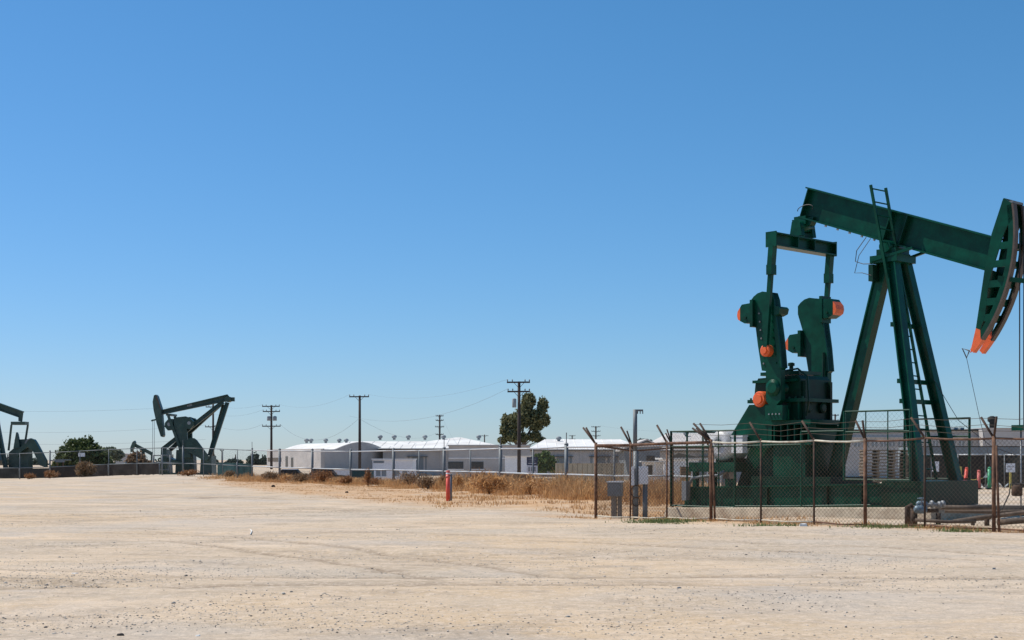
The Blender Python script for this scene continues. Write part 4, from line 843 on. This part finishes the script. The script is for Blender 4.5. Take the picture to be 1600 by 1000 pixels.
def vehicles():
    # parked pickup and van behind the dead weeds: dark bodies, pale roofs
    for (p0, p1, Y, m, lab, tall) in ((443, 464, 112, 'white_box', 'parked vehicle with white roof panels half hidden by weeds', .62), (489, 522, 110, 'screen', 'dark parked pickup with a pale rack half hidden by weeds', .75)):
        x0, x1 = ax(p0, Y), ax(p1, Y); g = gzf((x0+x1)/2, Y); r = empty('parked_vehicle', ((x0+x1)/2, Y, g)); tag(r, lab, 'vehicle'); w = (x1-x0)/2+.9
        zt = az(733 if tall > .7 else 734, Y)-g
        MB().prism([(-w, .35), (w, .35), (w, zt*.55), (w*.75, zt*.62), (-w, zt*.6)], 0, 1.7).build('body', 'screen', r)
        c = MB().prism([(-w*.7, zt*.6), (w*.55, zt*.6), (w*.3, zt), (-w*.5, zt)], .12, 1.58).build('cab', 'screen', r); MB().box(-w*.5, w*.3, .1, 1.6, zt, zt+.06).build('roof_panel', m if m == 'white_box' else 'galv', c)
        MB().prism([(-w*.45, zt*.64), (w*.4, zt*.64), (w*.25, zt*.94), (-w*.42, zt*.94)], .09, .119).build('window', 'glass', c)
        for x in (-w*.6, w*.6): o = MB().lathe((x, -.04, .33), (0, 1, 0), [(0, .2), (.02, .33), (.2, .33)], 14).build('wheel', 'black', r, True); MB().lathe((x, -.05, .33), (0, 1, 0), [(0, .15), (.01, .17)], 10).build('rim', 'galv', o)
vehicles()
r_, x0_, x1_, ze_ = hall('white_roof_store', 'white roofed store building behind the green leafy shrub', 824, 1012, 215, 703, 687.5, 30, 'stucco_grey', 'roof_white', 3, 3, (873,), .5)
def gable_house():
    Y = 178; xa, xb, xm = ax(968, Y), ax(1031, Y), ax(1011, Y); ze, zr = az(704, Y), az(688, Y); r = bldg('gabled_building', 'slate grey gabled building above the grey electrical box')
    zb = az(699, Y); MB().prism([(xa+1.2, GZ), (xb, GZ), (xb, zb), (xm, zr-.1), (xa+.5, ze)], Y, Y+10).build('gable_wall', 'slate', r)
    MB().prism([(xa, ze-.12), (xm, zr), (xb+.3, zb-.05), (xb+.3, zb+.12), (xm, zr+.18), (xa, ze+.05)], Y-.4, Y+10.3).build('roof', 'roof_tan', r)
    f = MB().box(ax(1010, Y), ax(1023, Y), Y-.05, Y-.001, az(720, Y), az(712, Y)).build('window', 'glass', r); MB().box(ax(1009, Y), ax(1024, Y), Y-.1, Y-.052, az(721, Y), az(720.2, Y)).build('sill', 'crate', f)
    Y = 150; r = bldg('white_lean_to', 'white open fronted lean-to behind the meter boxes'); xa, xb = ax(1006, Y), ax(1040, Y)
    MB().box(xa, xb, Y+2, Y+2.2, GZ, az(722, Y)).build('back_wall', 'stucco_white', r); MB().box(xa-.3, xb+.3, Y-.3, Y+2.4, az(722, Y), az(720.5, Y)).build('roof', 'roof_white', r)
    for px in (1006.8, 1023, 1039): MB().box(ax(px, Y)-.08, ax(px, Y)+.08, Y-.1, Y+.06, GZ, az(722, Y)).build('post', 'trim', r)
    MB().box(ax(1013, Y), ax(1022, Y), Y+1.9, Y+1.99, GZ+.9, az(727, Y)).build('window', 'glass', r)
    hall('tan_roof_hall', 'long low hall with dusty tan roof behind the green guard rail', 1022, 1330, 205, 704, 678, 36, 'stucco', 'roof_tan', 4, 4, (1072, 1208), .5)
    Y = 165; r = bldg('pale_workshop', 'pale blue white workshop wall with grey door behind the enclosure'); xa, xb = ax(1040, Y), ax(1215, Y); zt = az(718, Y)
    MB().box(xa, xb, Y, Y+8, GZ, zt).build('wall', 'stucco_white', r); MB().prism([(xa-.4, zt), (xb+.4, zt), (xb+.4, zt+.2), (xa-.4, zt+.2)], Y-.3, Y+8.3).build('roof', 'roof_white', r)
    MB().prism([(ax(1045, Y), zt+.21), (ax(1098, Y), zt+.21), (ax(1060, Y), az(708, Y))], Y+.2, Y+6).build('gablet', 'eave', r)
    for p0, p1 in ((1092, 1104), (1150, 1160)): d = MB().box(ax(p0, Y), ax(p1, Y), Y-.05, Y-.001, GZ, az(719, Y)).build('door', 'slate', r); MB().box(ax(p1, Y)-.2, ax(p1, Y)-.1, Y-.1, Y-.051, GZ+1, GZ+1.1).build('handle', 'galv', d)
    Y = 150; x = ax(1072, Y); r = empty('crate_stack', (x, Y, gzf(x, Y))); tag(r, 'brown stack of wooden crates before the pale workshop wall', 'crates'); w = ax(1080, Y)-x
    for k in range(7):
        z = k*.28; MB().box(-w, w, 0, 1, z, z+.22).build('crate', 'crate', r); MB().box(-w+.02, w-.02, .05, .95, z+.22, z+.28).build('spacer', 'black', r)
    Y = 120; x = ax(915, Y); r = empty('block_wall', (x, Y, 0)); tag(r, 'low tan block wall across the yard right of the leafy shrub', 'wall'); xa, xb = ax(868, Y)-x, ax(975, Y)-x
    g = MB().box(xa, xb, 0, .25, GZ-.1, az(725, Y)).build('wall', 'tan_wall', r); MB().box(xa-.02, xb+.02, -.03, .28, az(725, Y), az(723.8, Y)).build('coping', 'concrete', r)
    for k in range(14): xx = xa+(xb-xa)*(k+.5)/14; MB().box(xx-.015, xx+.015, -.012, -.001, GZ, az(725.2, Y)).build('wall_joint', 'masonry', g)
gable_house()
def right_factory():
    Y = 190; r = bldg('factory', 'grey white factory wall with dark roof edge at the right'); xa, xm, xb = ax(1290, Y), ax(1528, Y), ax(1592, Y)
    MB().box(xa, xm, Y, Y+20, GZ, az(673, Y)).build('wall', 'stucco_grey', r); MB().box(xa-.2, xm, Y-.25, Y+20, az(673, Y), az(671, Y)).build('roof_edge', 'screen', r)
    MB().box(xm, xb, Y-2, Y+20, GZ, az(670, Y)).build('tower_block', 'stucco_grey', r); MB().box(xm-.1, xb+.1, Y-2.1, Y+20, az(670, Y), az(669, Y)).build('tower_cap', 'stucco_grey', r)
    MB().box(xa, xm, Y-.3, Y-.001, az(684, Y), az(682.4, Y)).build('band', 'stucco_grey', r)
    for k in range(14):
        px = 1335+k*13.6; w = MB().box(ax(px, Y), ax(px+8.5, Y), Y-.05, Y-.001, az(698, Y), az(689, Y)).build('window', 'vent', r); MB().box(ax(px+4, Y), ax(px+4.6, Y), Y-.1, Y-.051, az(698, Y), az(689, Y)).build('mullion', 'trim', w)
    for px in (1498, 1508): MB().box(ax(px, Y), ax(px+6, Y), Y+2, Y+4, az(671, Y), az(667.5, Y)).build('roof_unit', 'vent', r)
    MB().lathe((ax(1558, Y), Y+2, az(669, Y)), (0, 0, 1), [(0, .35), (.8, .35), (1.0, .6), (1.5, .6), (1.7, .2)], 12).build('exhaust_stack', 'screen', r, True)
right_factory()
def signs():
    Y = 72; c = at(831.5, 719, Y); r = empty('yard_sign', (c.x, Y, gzf(c.x, Y))); tag(r, 'navy sign above a white sign hung on the galvanised fence', 'sign'); g = r.location.z; w = ax(840, Y)-c.x
    p = MB().box(-w, w, -.02, .01, az(727, Y)-g, az(714, Y)-g).build('navy_panel', 'sign_navy', r); q = MB().box(-w, w, -.022, .01, az(740, Y)-g, az(727.4, Y)-g).build('white_panel', 'sign_white', r)
    for k, (py, a) in enumerate(((717.5, .7), (720.5, .5), (724, .75))): MB().box(-w*a, w*a, -.026, -.0205, az(py+.5, Y)-g, az(py-.5, Y)-g).build('lettering', 'vent' if k < 2 else 'sign_white', p)
    for k in (-.6, -.1, .45): MB().box(w*k-.03, w*k+.05, -.027, -.0225, az(736.5, Y)-g, az(729.5, Y)-g).build('lettering', 'vent', q)
    Y = 110.5; c = at(127.5, 710.5, Y); o = MB().box(-.26, .26, -.01, .01, -.15, .15).build('fence_notice', 'sign_white'); o.location = c; tag(o, 'small pale notice on the fence before the dark round shrub', 'sign')
signs()
# ------------------------------------------------------------ trees and shrubs
def gtree(px, Y): x = ax(px, Y); return (x, Y, gzf(x, Y))
k = 300/FPX
def lob(px, py, rx, rz, Y, cx, base): kk = Y/FPX; return (((px-cx)*kk, random.uniform(-.3, .3)*rx*kk, az(py, Y)-base), (rx*kk, rx*kk, rz*kk))
Y = 300; b = gtree(812, Y)
L = [lob(*q, Y, 812, b[2]) for q in ((826, 627, 11, 13), (848, 634, 8, 13), (842, 652, 13, 14), (820, 650, 14, 18), (806, 660, 13, 16), (791, 657, 8, 10), (789, 672, 8, 9), (800, 682, 13, 9), (816, 684, 10, 8), (836, 682, 11, 8), (838, 666, 12, 8), (853, 657, 6, 9), (844, 688, 8, 5), (785, 688, 7, 6))]
tree('eucalyptus_tree', 'tall eucalyptus tree rising behind the transformer pole', 'tree', b, 6, .45, L, 17000, .34, 'euc', droop=.8)
Y = 124; b = gtree(125, Y)
L = [lob(*q, Y, 125, b[2]) for q in ((128, 712, 30, 26), (105, 720, 18, 20), (155, 722, 20, 20), (113, 698, 9, 12), (128, 694, 10, 9), (141, 690, 5, 8), (150, 704, 9, 10), (98, 706, 8, 9), (168, 732, 14, 12), (92, 730, 12, 14))]
tree('round_shrub', 'large dark round shrub standing behind the far left fence', 'shrub', b, .8, .12, L, 13000, .16, 'oak')
Y = 150; b = gtree(175, Y); L = [lob(*q, Y, 175, b[2]) for q in ((173, 708, 13, 9), (183, 712, 9, 8), (165, 706, 8, 6))]
tree('pale_shrub', 'pale grey green tree just right of the dark round shrub', 'tree', b, 1.4, .1, L, 2200, .22, 'greyleaf')
Y = 140; b = gtree(849, Y); L = [lob(*q, Y, 849, b[2]) for q in ((848, 724, 16, 14), (840, 718, 9, 10), (858, 722, 12, 11), (852, 711, 7, 7), (866, 731, 8, 8), (838, 732, 8, 8))]
tree('leafy_shrub', 'bright green leafy shrub behind the galvanised fence beside the signs', 'shrub', b, .5, .08, L, 4200, .17, 'shrub')
for px, Yt, w, h, nm, lab in ((398, 330, 12, 10, 'distant_tree', 'dark distant tree left of the pale stucco hall'), (368, 330, 14, 9, 'distant_tree', 'low dark distant tree right of the far pumpjack'), (410, 330, 8, 7, 'distant_tree', 'small dark distant tree touching the pale stucco hall'), (897, 400, 6, 5, 'distant_tree', 'small round distant tree above the white store roof'), (1004, 400, 16, 7, 'distant_tree', 'distant brown green tree behind the slate gable'), (1068, 420, 13, 5, 'distant_tree', 'distant tree line tuft above the tan roof'), (335, 330, 12, 8, 'distant_tree', 'dark distant tree directly behind the far pumpjack'), (270, 330, 26, 9, 'distant_tree', 'broad dark distant tree behind the far pumpjack base'), (60, 330, 20, 10, 'distant_tree', 'dark distant tree right of the cut off pumpjack'), (12, 330, 24, 9, 'distant_tree', 'dark distant tree behind the cut off pumpjack')):
    b = gtree(px, Yt); top = {398: 706, 368: 712, 410: 714, 897: 687, 1004: 684, 1068: 685, 335: 714, 270: 716, 60: 714, 12: 714}[px]
    L = [lob(px+random.uniform(-.5, .5)*w, top+h*random.uniform(.8, 1.8), w*random.uniform(.45, .7), h*random.uniform(.6, .9), Yt, px, b[2]) for _ in range(5)]
    tree(nm, lab, 'tree', b, 2.5, .2, L, 1500, .45, 'fartree', 'distant trees')
def weed(px, Y, w, h, n, m, label, name='dry_bush', size=.06, grp='dead weeds along the fences'):
    b = gtree(px, Y); r = empty(name, b); tag(r, label, 'dead bush', grp); st = MB()
    for i in range(9):
        a = random.uniform(0, 6.28); d = w*.5*random.uniform(.2, .9); st.tube([(0, 0, -.05), (math.cos(a)*d*.5, math.sin(a)*d*.5, h*.5), (math.cos(a)*d, math.sin(a)*d, h*random.uniform(.7, 1))], .018, 4, r2=.006)
    st.build('stems', m, r, kind='stuff'); L = [((random.uniform(-.3, .3)*w, random.uniform(-.2, .2)*w, h*random.uniform(.35, .65)), (w*random.uniform(.25, .4), w*.3, h*random.uniform(.3, .42))) for _ in range(6)]
    leaf_cloud('twigs', L, int(n*.6), size*.62, m, r, aspect=6, droop=-.9)['kind'] = 'stuff'
weed(132, 108, 1.5, 1.25, 2600, 'dryleaf', 'large brown tumbleweed bush before the dark round shrub', size=.1)
weed(78, 105, 1.1, .7, 900, 'redweed', 'rust brown weed at the thick fence post by the left edge'); weed(46, 105, .9, .5, 700, 'redweed', 'small rust brown weed under the cut off pumpjack')
weed(640, 78, 1.5, .9, 800, 'dryleaf', 'dark brown dead bush in front of the small white office', size=.06)
weed(668, 73, 1.3, .8, 1000, 'dryleaf', 'brown dead bush between the white office and the red marker'); weed(540, 84, 1.0, .6, 1000, 'redweed', 'rust brown dead weed before the teal container')
weed(575, 79, .5, 1.1, 400, 'redweed', 'upright rust brown weed at the right end of the teal container'); weed(470, 90, 1.4, .7, 1300, 'dryleaf', 'brown dead bush before the parked vehicle')
weed(505, 88, 1.4, .9, 1300, 'redweed', 'reddish dead bush before the dark parked pickup'); weed(430, 94, 1.5, .7, 1300, 'dryleaf', 'brown dead bush below the three crossarm pole'); weed(765, 62, 1.8, .95, 1800, 'straw', 'pale straw bush leaning on the galvanised fence', size=.07)
weed(294, 103, 1.3, .5, 1200, 'redweed', 'low orange brown weed at the foot of the far pumpjack'); weed(358, 100, .8, .6, 700, 'dryleaf', 'small brown weed by the teal screen')
_ord = ['first', 'second', 'third', 'fourth', 'fifth', 'sixth', 'seventh', 'eighth', 'ninth', 'tenth', 'eleventh', 'twelfth', 'thirteenth', 'fourteenth', 'fifteenth', 'sixteenth']
for i in range(16):
    px = 415+i*34+random.uniform(-9, 9)
    Yp = np.interp(px, [410, 500, 600, 700, 800, 930], [98, 91, 84, 74, 65, 55.5])+random.uniform(-2.5, 1.5); mm = random.choice(['straw', 'straw', 'dryleaf', 'redweed'])
    hh = random.uniform(.35, .6) if px < 680 else random.uniform(.7, 1.1)
    weed(px, Yp, random.uniform(.7, 1.5), hh, 520, mm, {'straw': 'pale straw', 'dryleaf': 'brown', 'redweed': 'rust brown'}[mm]+' small dead weed in the dry grass strip, %s from the left' % _ord[i], 'dry_weed', size=.06, grp='small dead weeds in the dry grass strip')
# dark brush mound before the tiny pumpjack
Y = 116; b = gtree(216, Y); L = [lob(*q, Y, 216, b[2]) for q in ((214, 724, 16, 16), (203, 730, 11, 13), (229, 730, 11, 12), (212, 714, 8, 8))]
tree('brush_mound', 'dark brown dry brush mound below the tiny distant pumpjack', 'shrub', b, .6, .1, L, 3200, .16, 'dryleaf')
# ------------------------------------------------------------ far pumpjacks
def far_frame(px0, Y, name, label):
    x = ax(px0, Y); r = empty(name, (x, Y, gzf(x, Y))); tag(r, label, 'pumpjack'); k = Y/FPX; g = r.location.z
    return r, (lambda px, py, y=0: Vector(((px-px0)*k, y, az(py, Y)-g)))
def poly(P, pts, y0, y1):
    q = [P(*p) for p in pts]; return MB().prism([(v.x, v.z) for v in q], y0, y1)
def pump_rear():       # rear-mounted geometry: tripod at the tail of the beam, head at left
    r, P = far_frame(300, 122, 'pumpjack', 'grey green pumpjack with its head at left and long tail tripod'); G = 'far_green'
    hd = poly(P, [(242, 618), (245, 616.8), (247, 619), (253.5, 639), (255, 660), (257, 680), (255.5, 683), (252.5, 682), (246, 661), (241.5, 641), (240, 628)], -.35, .35).build('horse_head', G, r)
    poly(P, [(244.5, 617), (247, 619), (253.5, 639), (252, 640), (245, 621)], -.38, -.351).build('head_rim', 'track', hd)
    bm = poly(P, [(254, 640.5), (355.5, 616.5), (360, 621.5), (359, 625.5), (254, 647.5)], -.05, .05).build('walking_beam', G, r)
    poly(P, [(254, 640.3), (355.5, 616.3), (356, 618), (254, 642)], -.22, .22).build('top_flange', G, bm); poly(P, [(254, 645.8), (359, 624.2), (359, 626), (254, 647.8)], -.22, .22).build('bottom_flange', G, bm)
    poly(P, [(292, 632.8), (300, 631), (300.5, 634), (293, 635.7)], -.08, -.051).build('name_plate', 'vent', bm)
    MB().cyl(P(357, 624, -.5), P(357, 624, .5), .25, 14).build('tail_bearing', G, r, True); MB().bar(P(352, 624), P(366.5, 624), .3, .35).build('tail_stub', G, r)
    MB().hbeam(P(350, 628, -.3), P(257, 703, -.9), .32, .34).build('front_strut', G, r); MB().hbeam(P(346, 629, .3), P(262, 703, .9), .32, .34).build('front_strut', G, r)
    MB().hbeam(P(356.5, 629, -.3), P(332, 712, -.9), .3, .32).build('rear_leg', G, r); MB().hbeam(P(349, 632, .3), P(324, 712, .9), .3, .32).build('rear_leg', G, r)
    a0, a1, c0, c1 = P(354, 632, -.3), P(331, 705, -.85), P(348, 634, .3), P(326, 705, .85)
    for t in np.linspace(.05, .95, 9): MB().cyl(a0+(a1-a0)*t, c0+(c1-c0)*t, .03, 5).build('rung', G, r)
    # equalizer, pitmans, cranks
    MB().box(P(264, 0).x, P(272, 0).x, -1.1, 1.1, P(0, 650).z, P(0, 647).z).build('equalizer', G, r)
    for s in (-1, 1):
        MB().bar(P(268, 650, s*1.15), P(286, 700, s*1.15), .13, .22).build('pitman', G, r)
        c = poly(P, [(276, 653), (294, 651), (302, 654), (296, 664), (297, 690), (302, 715), (284, 715), (283, 690), (277, 672)], *sorted((s*.75, s*1.05))).build('crank', G, r)
        for (cx, cz, d) in ((271, 664, -1), (298, 662, 1)):
            pts = [(cx-d*4, cz-9), (cx+d*3, cz-9), (cx+d*8.5, cz-3), (cx+d*9, cz+3), (cx+d*4, cz+9), (cx-d*4, cz+8)]
            w = poly(P, pts, *sorted((s*.6, s*1.12))).build('counterweight', G, c); MB().lathe(P(cx+d*2, cz-.5, -1.13 if s < 0 else .6), (0, -1, 0), [(0, .16), (.03, .16)], 10).build('weight_hole', 'vent', w)
    poly(P, [(278, 703), (304, 703), (306, 745), (276, 745)], -.6, .6).build('gear_reducer', G, r)
    poly(P, [(262, 714), (300, 726), (300, 731), (262, 719)], -.9, .9).build('brake_guard', G, r)
    # belt guard: rounded slanting cover
    poly(P, [(296, 692), (299, 687), (304, 684.5), (309, 685), (313, 688), (330, 711), (331, 716), (328, 720), (323, 719), (298, 705)], -1.5, -1.2).build('belt_guard', G, r)
    MB().box(P(256, 0).x, P(335, 0).x, -1.3, 1.3, -.3, .45).build('base_skid', G, r); poly(P, [(256, 702), (264, 702), (266, 742), (254, 742)], -1, 1).build('front_footing', G, r); poly(P, [(318, 714), (334, 712), (335, 742), (316, 742)], -1, 1).build('rear_footing', G, r)
    for dx in (0, 2.6): MB().cyl(P(238.5+dx, 655), P(238.5+dx, 742), .018, 5).build('bridle_cable', 'sky_cable', r)
    MB().bar(P(236.5, 657.5), P(244, 655.5), .2, .12).build('carrier_arm', G, r)
pump_rear()
def pump_left():       # conventional unit, head out of frame at left
    r, P = far_frame(20, 120, 'pumpjack', 'grey green pumpjack cut off by the left picture edge'); G = 'far_green'
    bm = poly(P, [(-64, 607.5), (36.5, 643.2), (34.5, 659), (29, 658), (29, 651.5), (-64, 619)], -.06, .06).build('walking_beam', G, r); poly(P, [(-64, 607), (36.5, 642.8), (36.2, 644.6), (-64, 609)], -.22, .22).build('top_flange', G, bm); poly(P, [(-64, 617.6), (29, 650.2), (29, 652), (-64, 619.4)], -.22, .22).build('bottom_flange', G, bm)
    poly(P, [(-76, 590), (-66, 604), (-64, 622), (-72, 660), (-77, 660), (-80, 630), (-80, 600)], -.35, .35).build('horse_head', G, r)
    MB().box(P(20, 0).x, P(42, 0).x, -.5, .5, P(0, 664).z, P(0, 659).z).build('equalizer', G, r); MB().bar(P(20.5, 664, -.4), P(16, 704, -.4), .14, .14).build('pitman', G, r); MB().bar(P(41, 664, .4), P(37, 690, .4), .14, .14).build('pitman', G, r)
    MB().hbeam(P(-8, 628, -.3), P(17, 742, -.9), .3, .32).build('samson_leg', G, r); MB().hbeam(P(-9, 628, .3), P(-28, 742, .9), .3, .32).build('samson_leg', G, r); MB().hbeam(P(-9, 628, .3), P(-36, 742, -.9), .3, .32).build('samson_leg', G, r)
    poly(P, [(29, 683), (30, 677), (31, 675.5), (32.5, 678), (34.5, 688), (36, 700), (26, 700)], -.8, -.5).build('crank', G, r)
    poly(P, [(26, 687), (50, 686), (47, 706), (48, 745), (16, 745), (17, 707), (25, 700)], -.5, .6).build('gear_reducer', G, r)
    poly(P, [(46, 693), (49, 687.5), (55, 685.5), (60.5, 687), (64, 692), (79, 720), (79, 730), (69, 727), (61, 709), (57, 703), (52, 700)], -1.2, -.7).build('belt_guard', G, r); poly(P, [(46, 692.5), (49, 687), (55, 685), (55, 686.8), (51, 688.4), (48, 693.5)], -1.22, -.68).build('guard_rim', 'galv', r)
    poly(P, [(32, 706), (44, 693), (52, 690), (52, 697), (40, 706), (34, 714)], -1.1, -.6).build('rear_guard', G, r)
    poly(P, [(-26, 706), (-10, 698), (-4, 700), (2, 708), (6, 719), (4, 727), (-2, 716), (-8, 708), (-20, 716), (-26, 730)], -.9, .2).build('engine_cover', G, r); MB().box(P(-40, 0).x, P(82, 0).x, -1.3, 1.3, -.3, .5).build('base_skid', G, r)
    MB().cyl(P(2.2, 676, -1), P(2.2, 742, -1), .03, 6).build('standpipe', 'galv', r)
pump_left()
def pump_tiny():
    r, P = far_frame(222, 215, 'pumpjack', 'tiny distant pumpjack poking above the dry brush mound'); G = 'far_green'
    poly(P, [(208, 690.5), (211, 688.5), (212.5, 692), (211, 697), (206.5, 706.5), (204.6, 706), (204.5, 699)], -.35, .35).build('horse_head', G, r); MB().hbeam(P(211, 695.5), P(238, 709.5), .3, .5).build('walking_beam', G, r)
    MB().hbeam(P(223.5, 702.5), P(221, 742, -.9), .3, .3).build('samson_leg', G, r); MB().hbeam(P(223.5, 702.5), P(229, 742, .9), .3, .3).build('samson_leg', G, r); MB().bar(P(237, 709), P(236, 736), .2, .2).build('pitman', G, r); poly(P, [(230, 722), (241, 722), (243, 742), (229, 742)], -.6, .6).build('gear_reducer', G, r)
    MB().cyl(P(214.5, 704), P(214.5, 742), .12, 6).build('standpipe', G, r)
pump_tiny()
def west_clutter():
    # silver tank by the far pumpjack and small fittings seen between fence and units
    Y = 118; x = ax(253, Y); r = empty('wellhead', (x, Y, gzf(x, Y))); tag(r, 'pale grey wellhead cage beside the far pumpjack head', 'wellhead')
    for dx in (-.7, 0, .7): MB().cyl((dx, 0, -.2), (dx, 0, 1.75), .07, 8).build('upright', 'galv', r, True)
    for z in (.5, 1.1, 1.7): MB().cyl((-.7, 0, z), (.7, 0, z), .05, 8).build('cross_pipe', 'galv', r, True)
    MB().lathe((0, .4, -.1), (0, 0, 1), [(0, .3), (.1, .3), (.9, .25), (1.0, .35), (1.1, .35), (1.3, .1)], 14).build('casing_head', 'far_green', r, True)
    Y = 119; x = ax(94, Y); r = empty('control_stand', (x, Y, gzf(x, Y))); tag(r, 'small metal control stand left of the tumbleweed bush', 'stand')
    for dx in (-.25, .25): MB().box(dx-.04, dx+.04, -.04, .04, -.2, 1.3).build('leg', 'rust', r)
    MB().box(-.35, .35, -.2, .2, 1.3, 1.55).build('cabinet', 'grey_box', r); MB().cyl((-.9, .1, 1.45), (.9, .1, 1.5), .05, 8).build('pipe_arm', 'galv', r, True)
    Y = 114; x = ax(196, Y); r = empty('stub_post', (x, Y, gzf(x, Y))); tag(r, 'stout pale post at the left of the dry brush mound', 'post'); MB().cyl((0, 0, -.2), (0, 0, 1.05), .13, 10).build('shaft', 'galv', r, True); MB().lathe((0, 0, 1.05), (0, 0, 1), [(0, .14), (.05, .1), (.08, .03)], 10).build('cap', 'galv', r, True)
    Y = 185; x = ax(188, Y); r = bldg('grey_shed', 'small pale grey shed seen right of the dark round shrub', (x, Y, gzf(x, Y))); MB().box(-.8, .8, 0, 2, -.2, 2.1).build('wall', 'stucco_grey', r); MB().prism([(-.95, 2.1), (.95, 2.1), (.95, 2.2), (-.95, 2.35)], -.15, 2.15).build('roof', 'roof_tan', r)
west_clutter()
# ------------------------------------------------------------ litter on the lot
def scrap(px, py, w, h, m, label, name, cat='litter'):
    Y = EYE*FPX/(py-HOR); x = ax(px, Y); n = 9; pts = [(math.cos(a)*w*random.uniform(.7, 1.1), math.sin(a)*w*random.uniform(.4, .8)) for a in np.linspace(0, 6.283, n, endpoint=False)]
    vs = [(a, b, 0) for a, b in pts]+[(a*.8, b*.8, h*random.uniform(.6, 1.3)) for a, b in pts]+[(0, 0, h*1.2)]
    o = MB().add(vs, [(i, (i+1) % n, n+(i+1) % n, n+i) for i in range(n)]+[(n+i, n+(i+1) % n, 2*n) for i in range(n)]).build(name, m); o.location = (x, Y, gzf(x, Y)-.003); o.rotation_euler = (0, 0, random.random()); tag(o, label, cat)
scrap(189, 987, .045, .02, 'black', 'flat black rubber scrap on the gravel near the lower left', 'rubber_scrap'); scrap(117, 896, .06, .01, 'paper', 'flat white scrap lying on the pale dust at left', 'paper_scrap')
scrap(309, 984, .03, .015, 'paper', 'small white scrap right of the black rubber scrap', 'paper_scrap'); scrap(1061, 921, .04, .015, 'grey_box', 'thin grey metal scrap on the dust below the enclosure', 'metal_scrap')
scrap(1254, 824, .12, .06, 'paper', 'crumpled white bag at the foot of the rusty fence', 'paper_bag'); scrap(427, 761, .12, .1, 'black', 'dark lump lying at the edge of the dry grass', 'dirt_clod'); scrap(1553, 888, .03, .02, 'grey_box', 'small grey stone like scrap on the gravel at right', 'metal_scrap')
scrap(542, 771, .09, .07, 'screen_brown', 'brown clod in the dry grass before the dark pickup', 'dirt_clod')
t = MB().tube([(ax(391, 29.5+k*.5), 29.5+k*.5+.2*math.sin(k), gzf(ax(391+k*3, 29.5), 29.5+k*.5)+.02) for k in range(4)], .012, 5).build('twig', 'paper'); tag(t, 'pale curved twig lying on the dirt left of centre', 'twig')
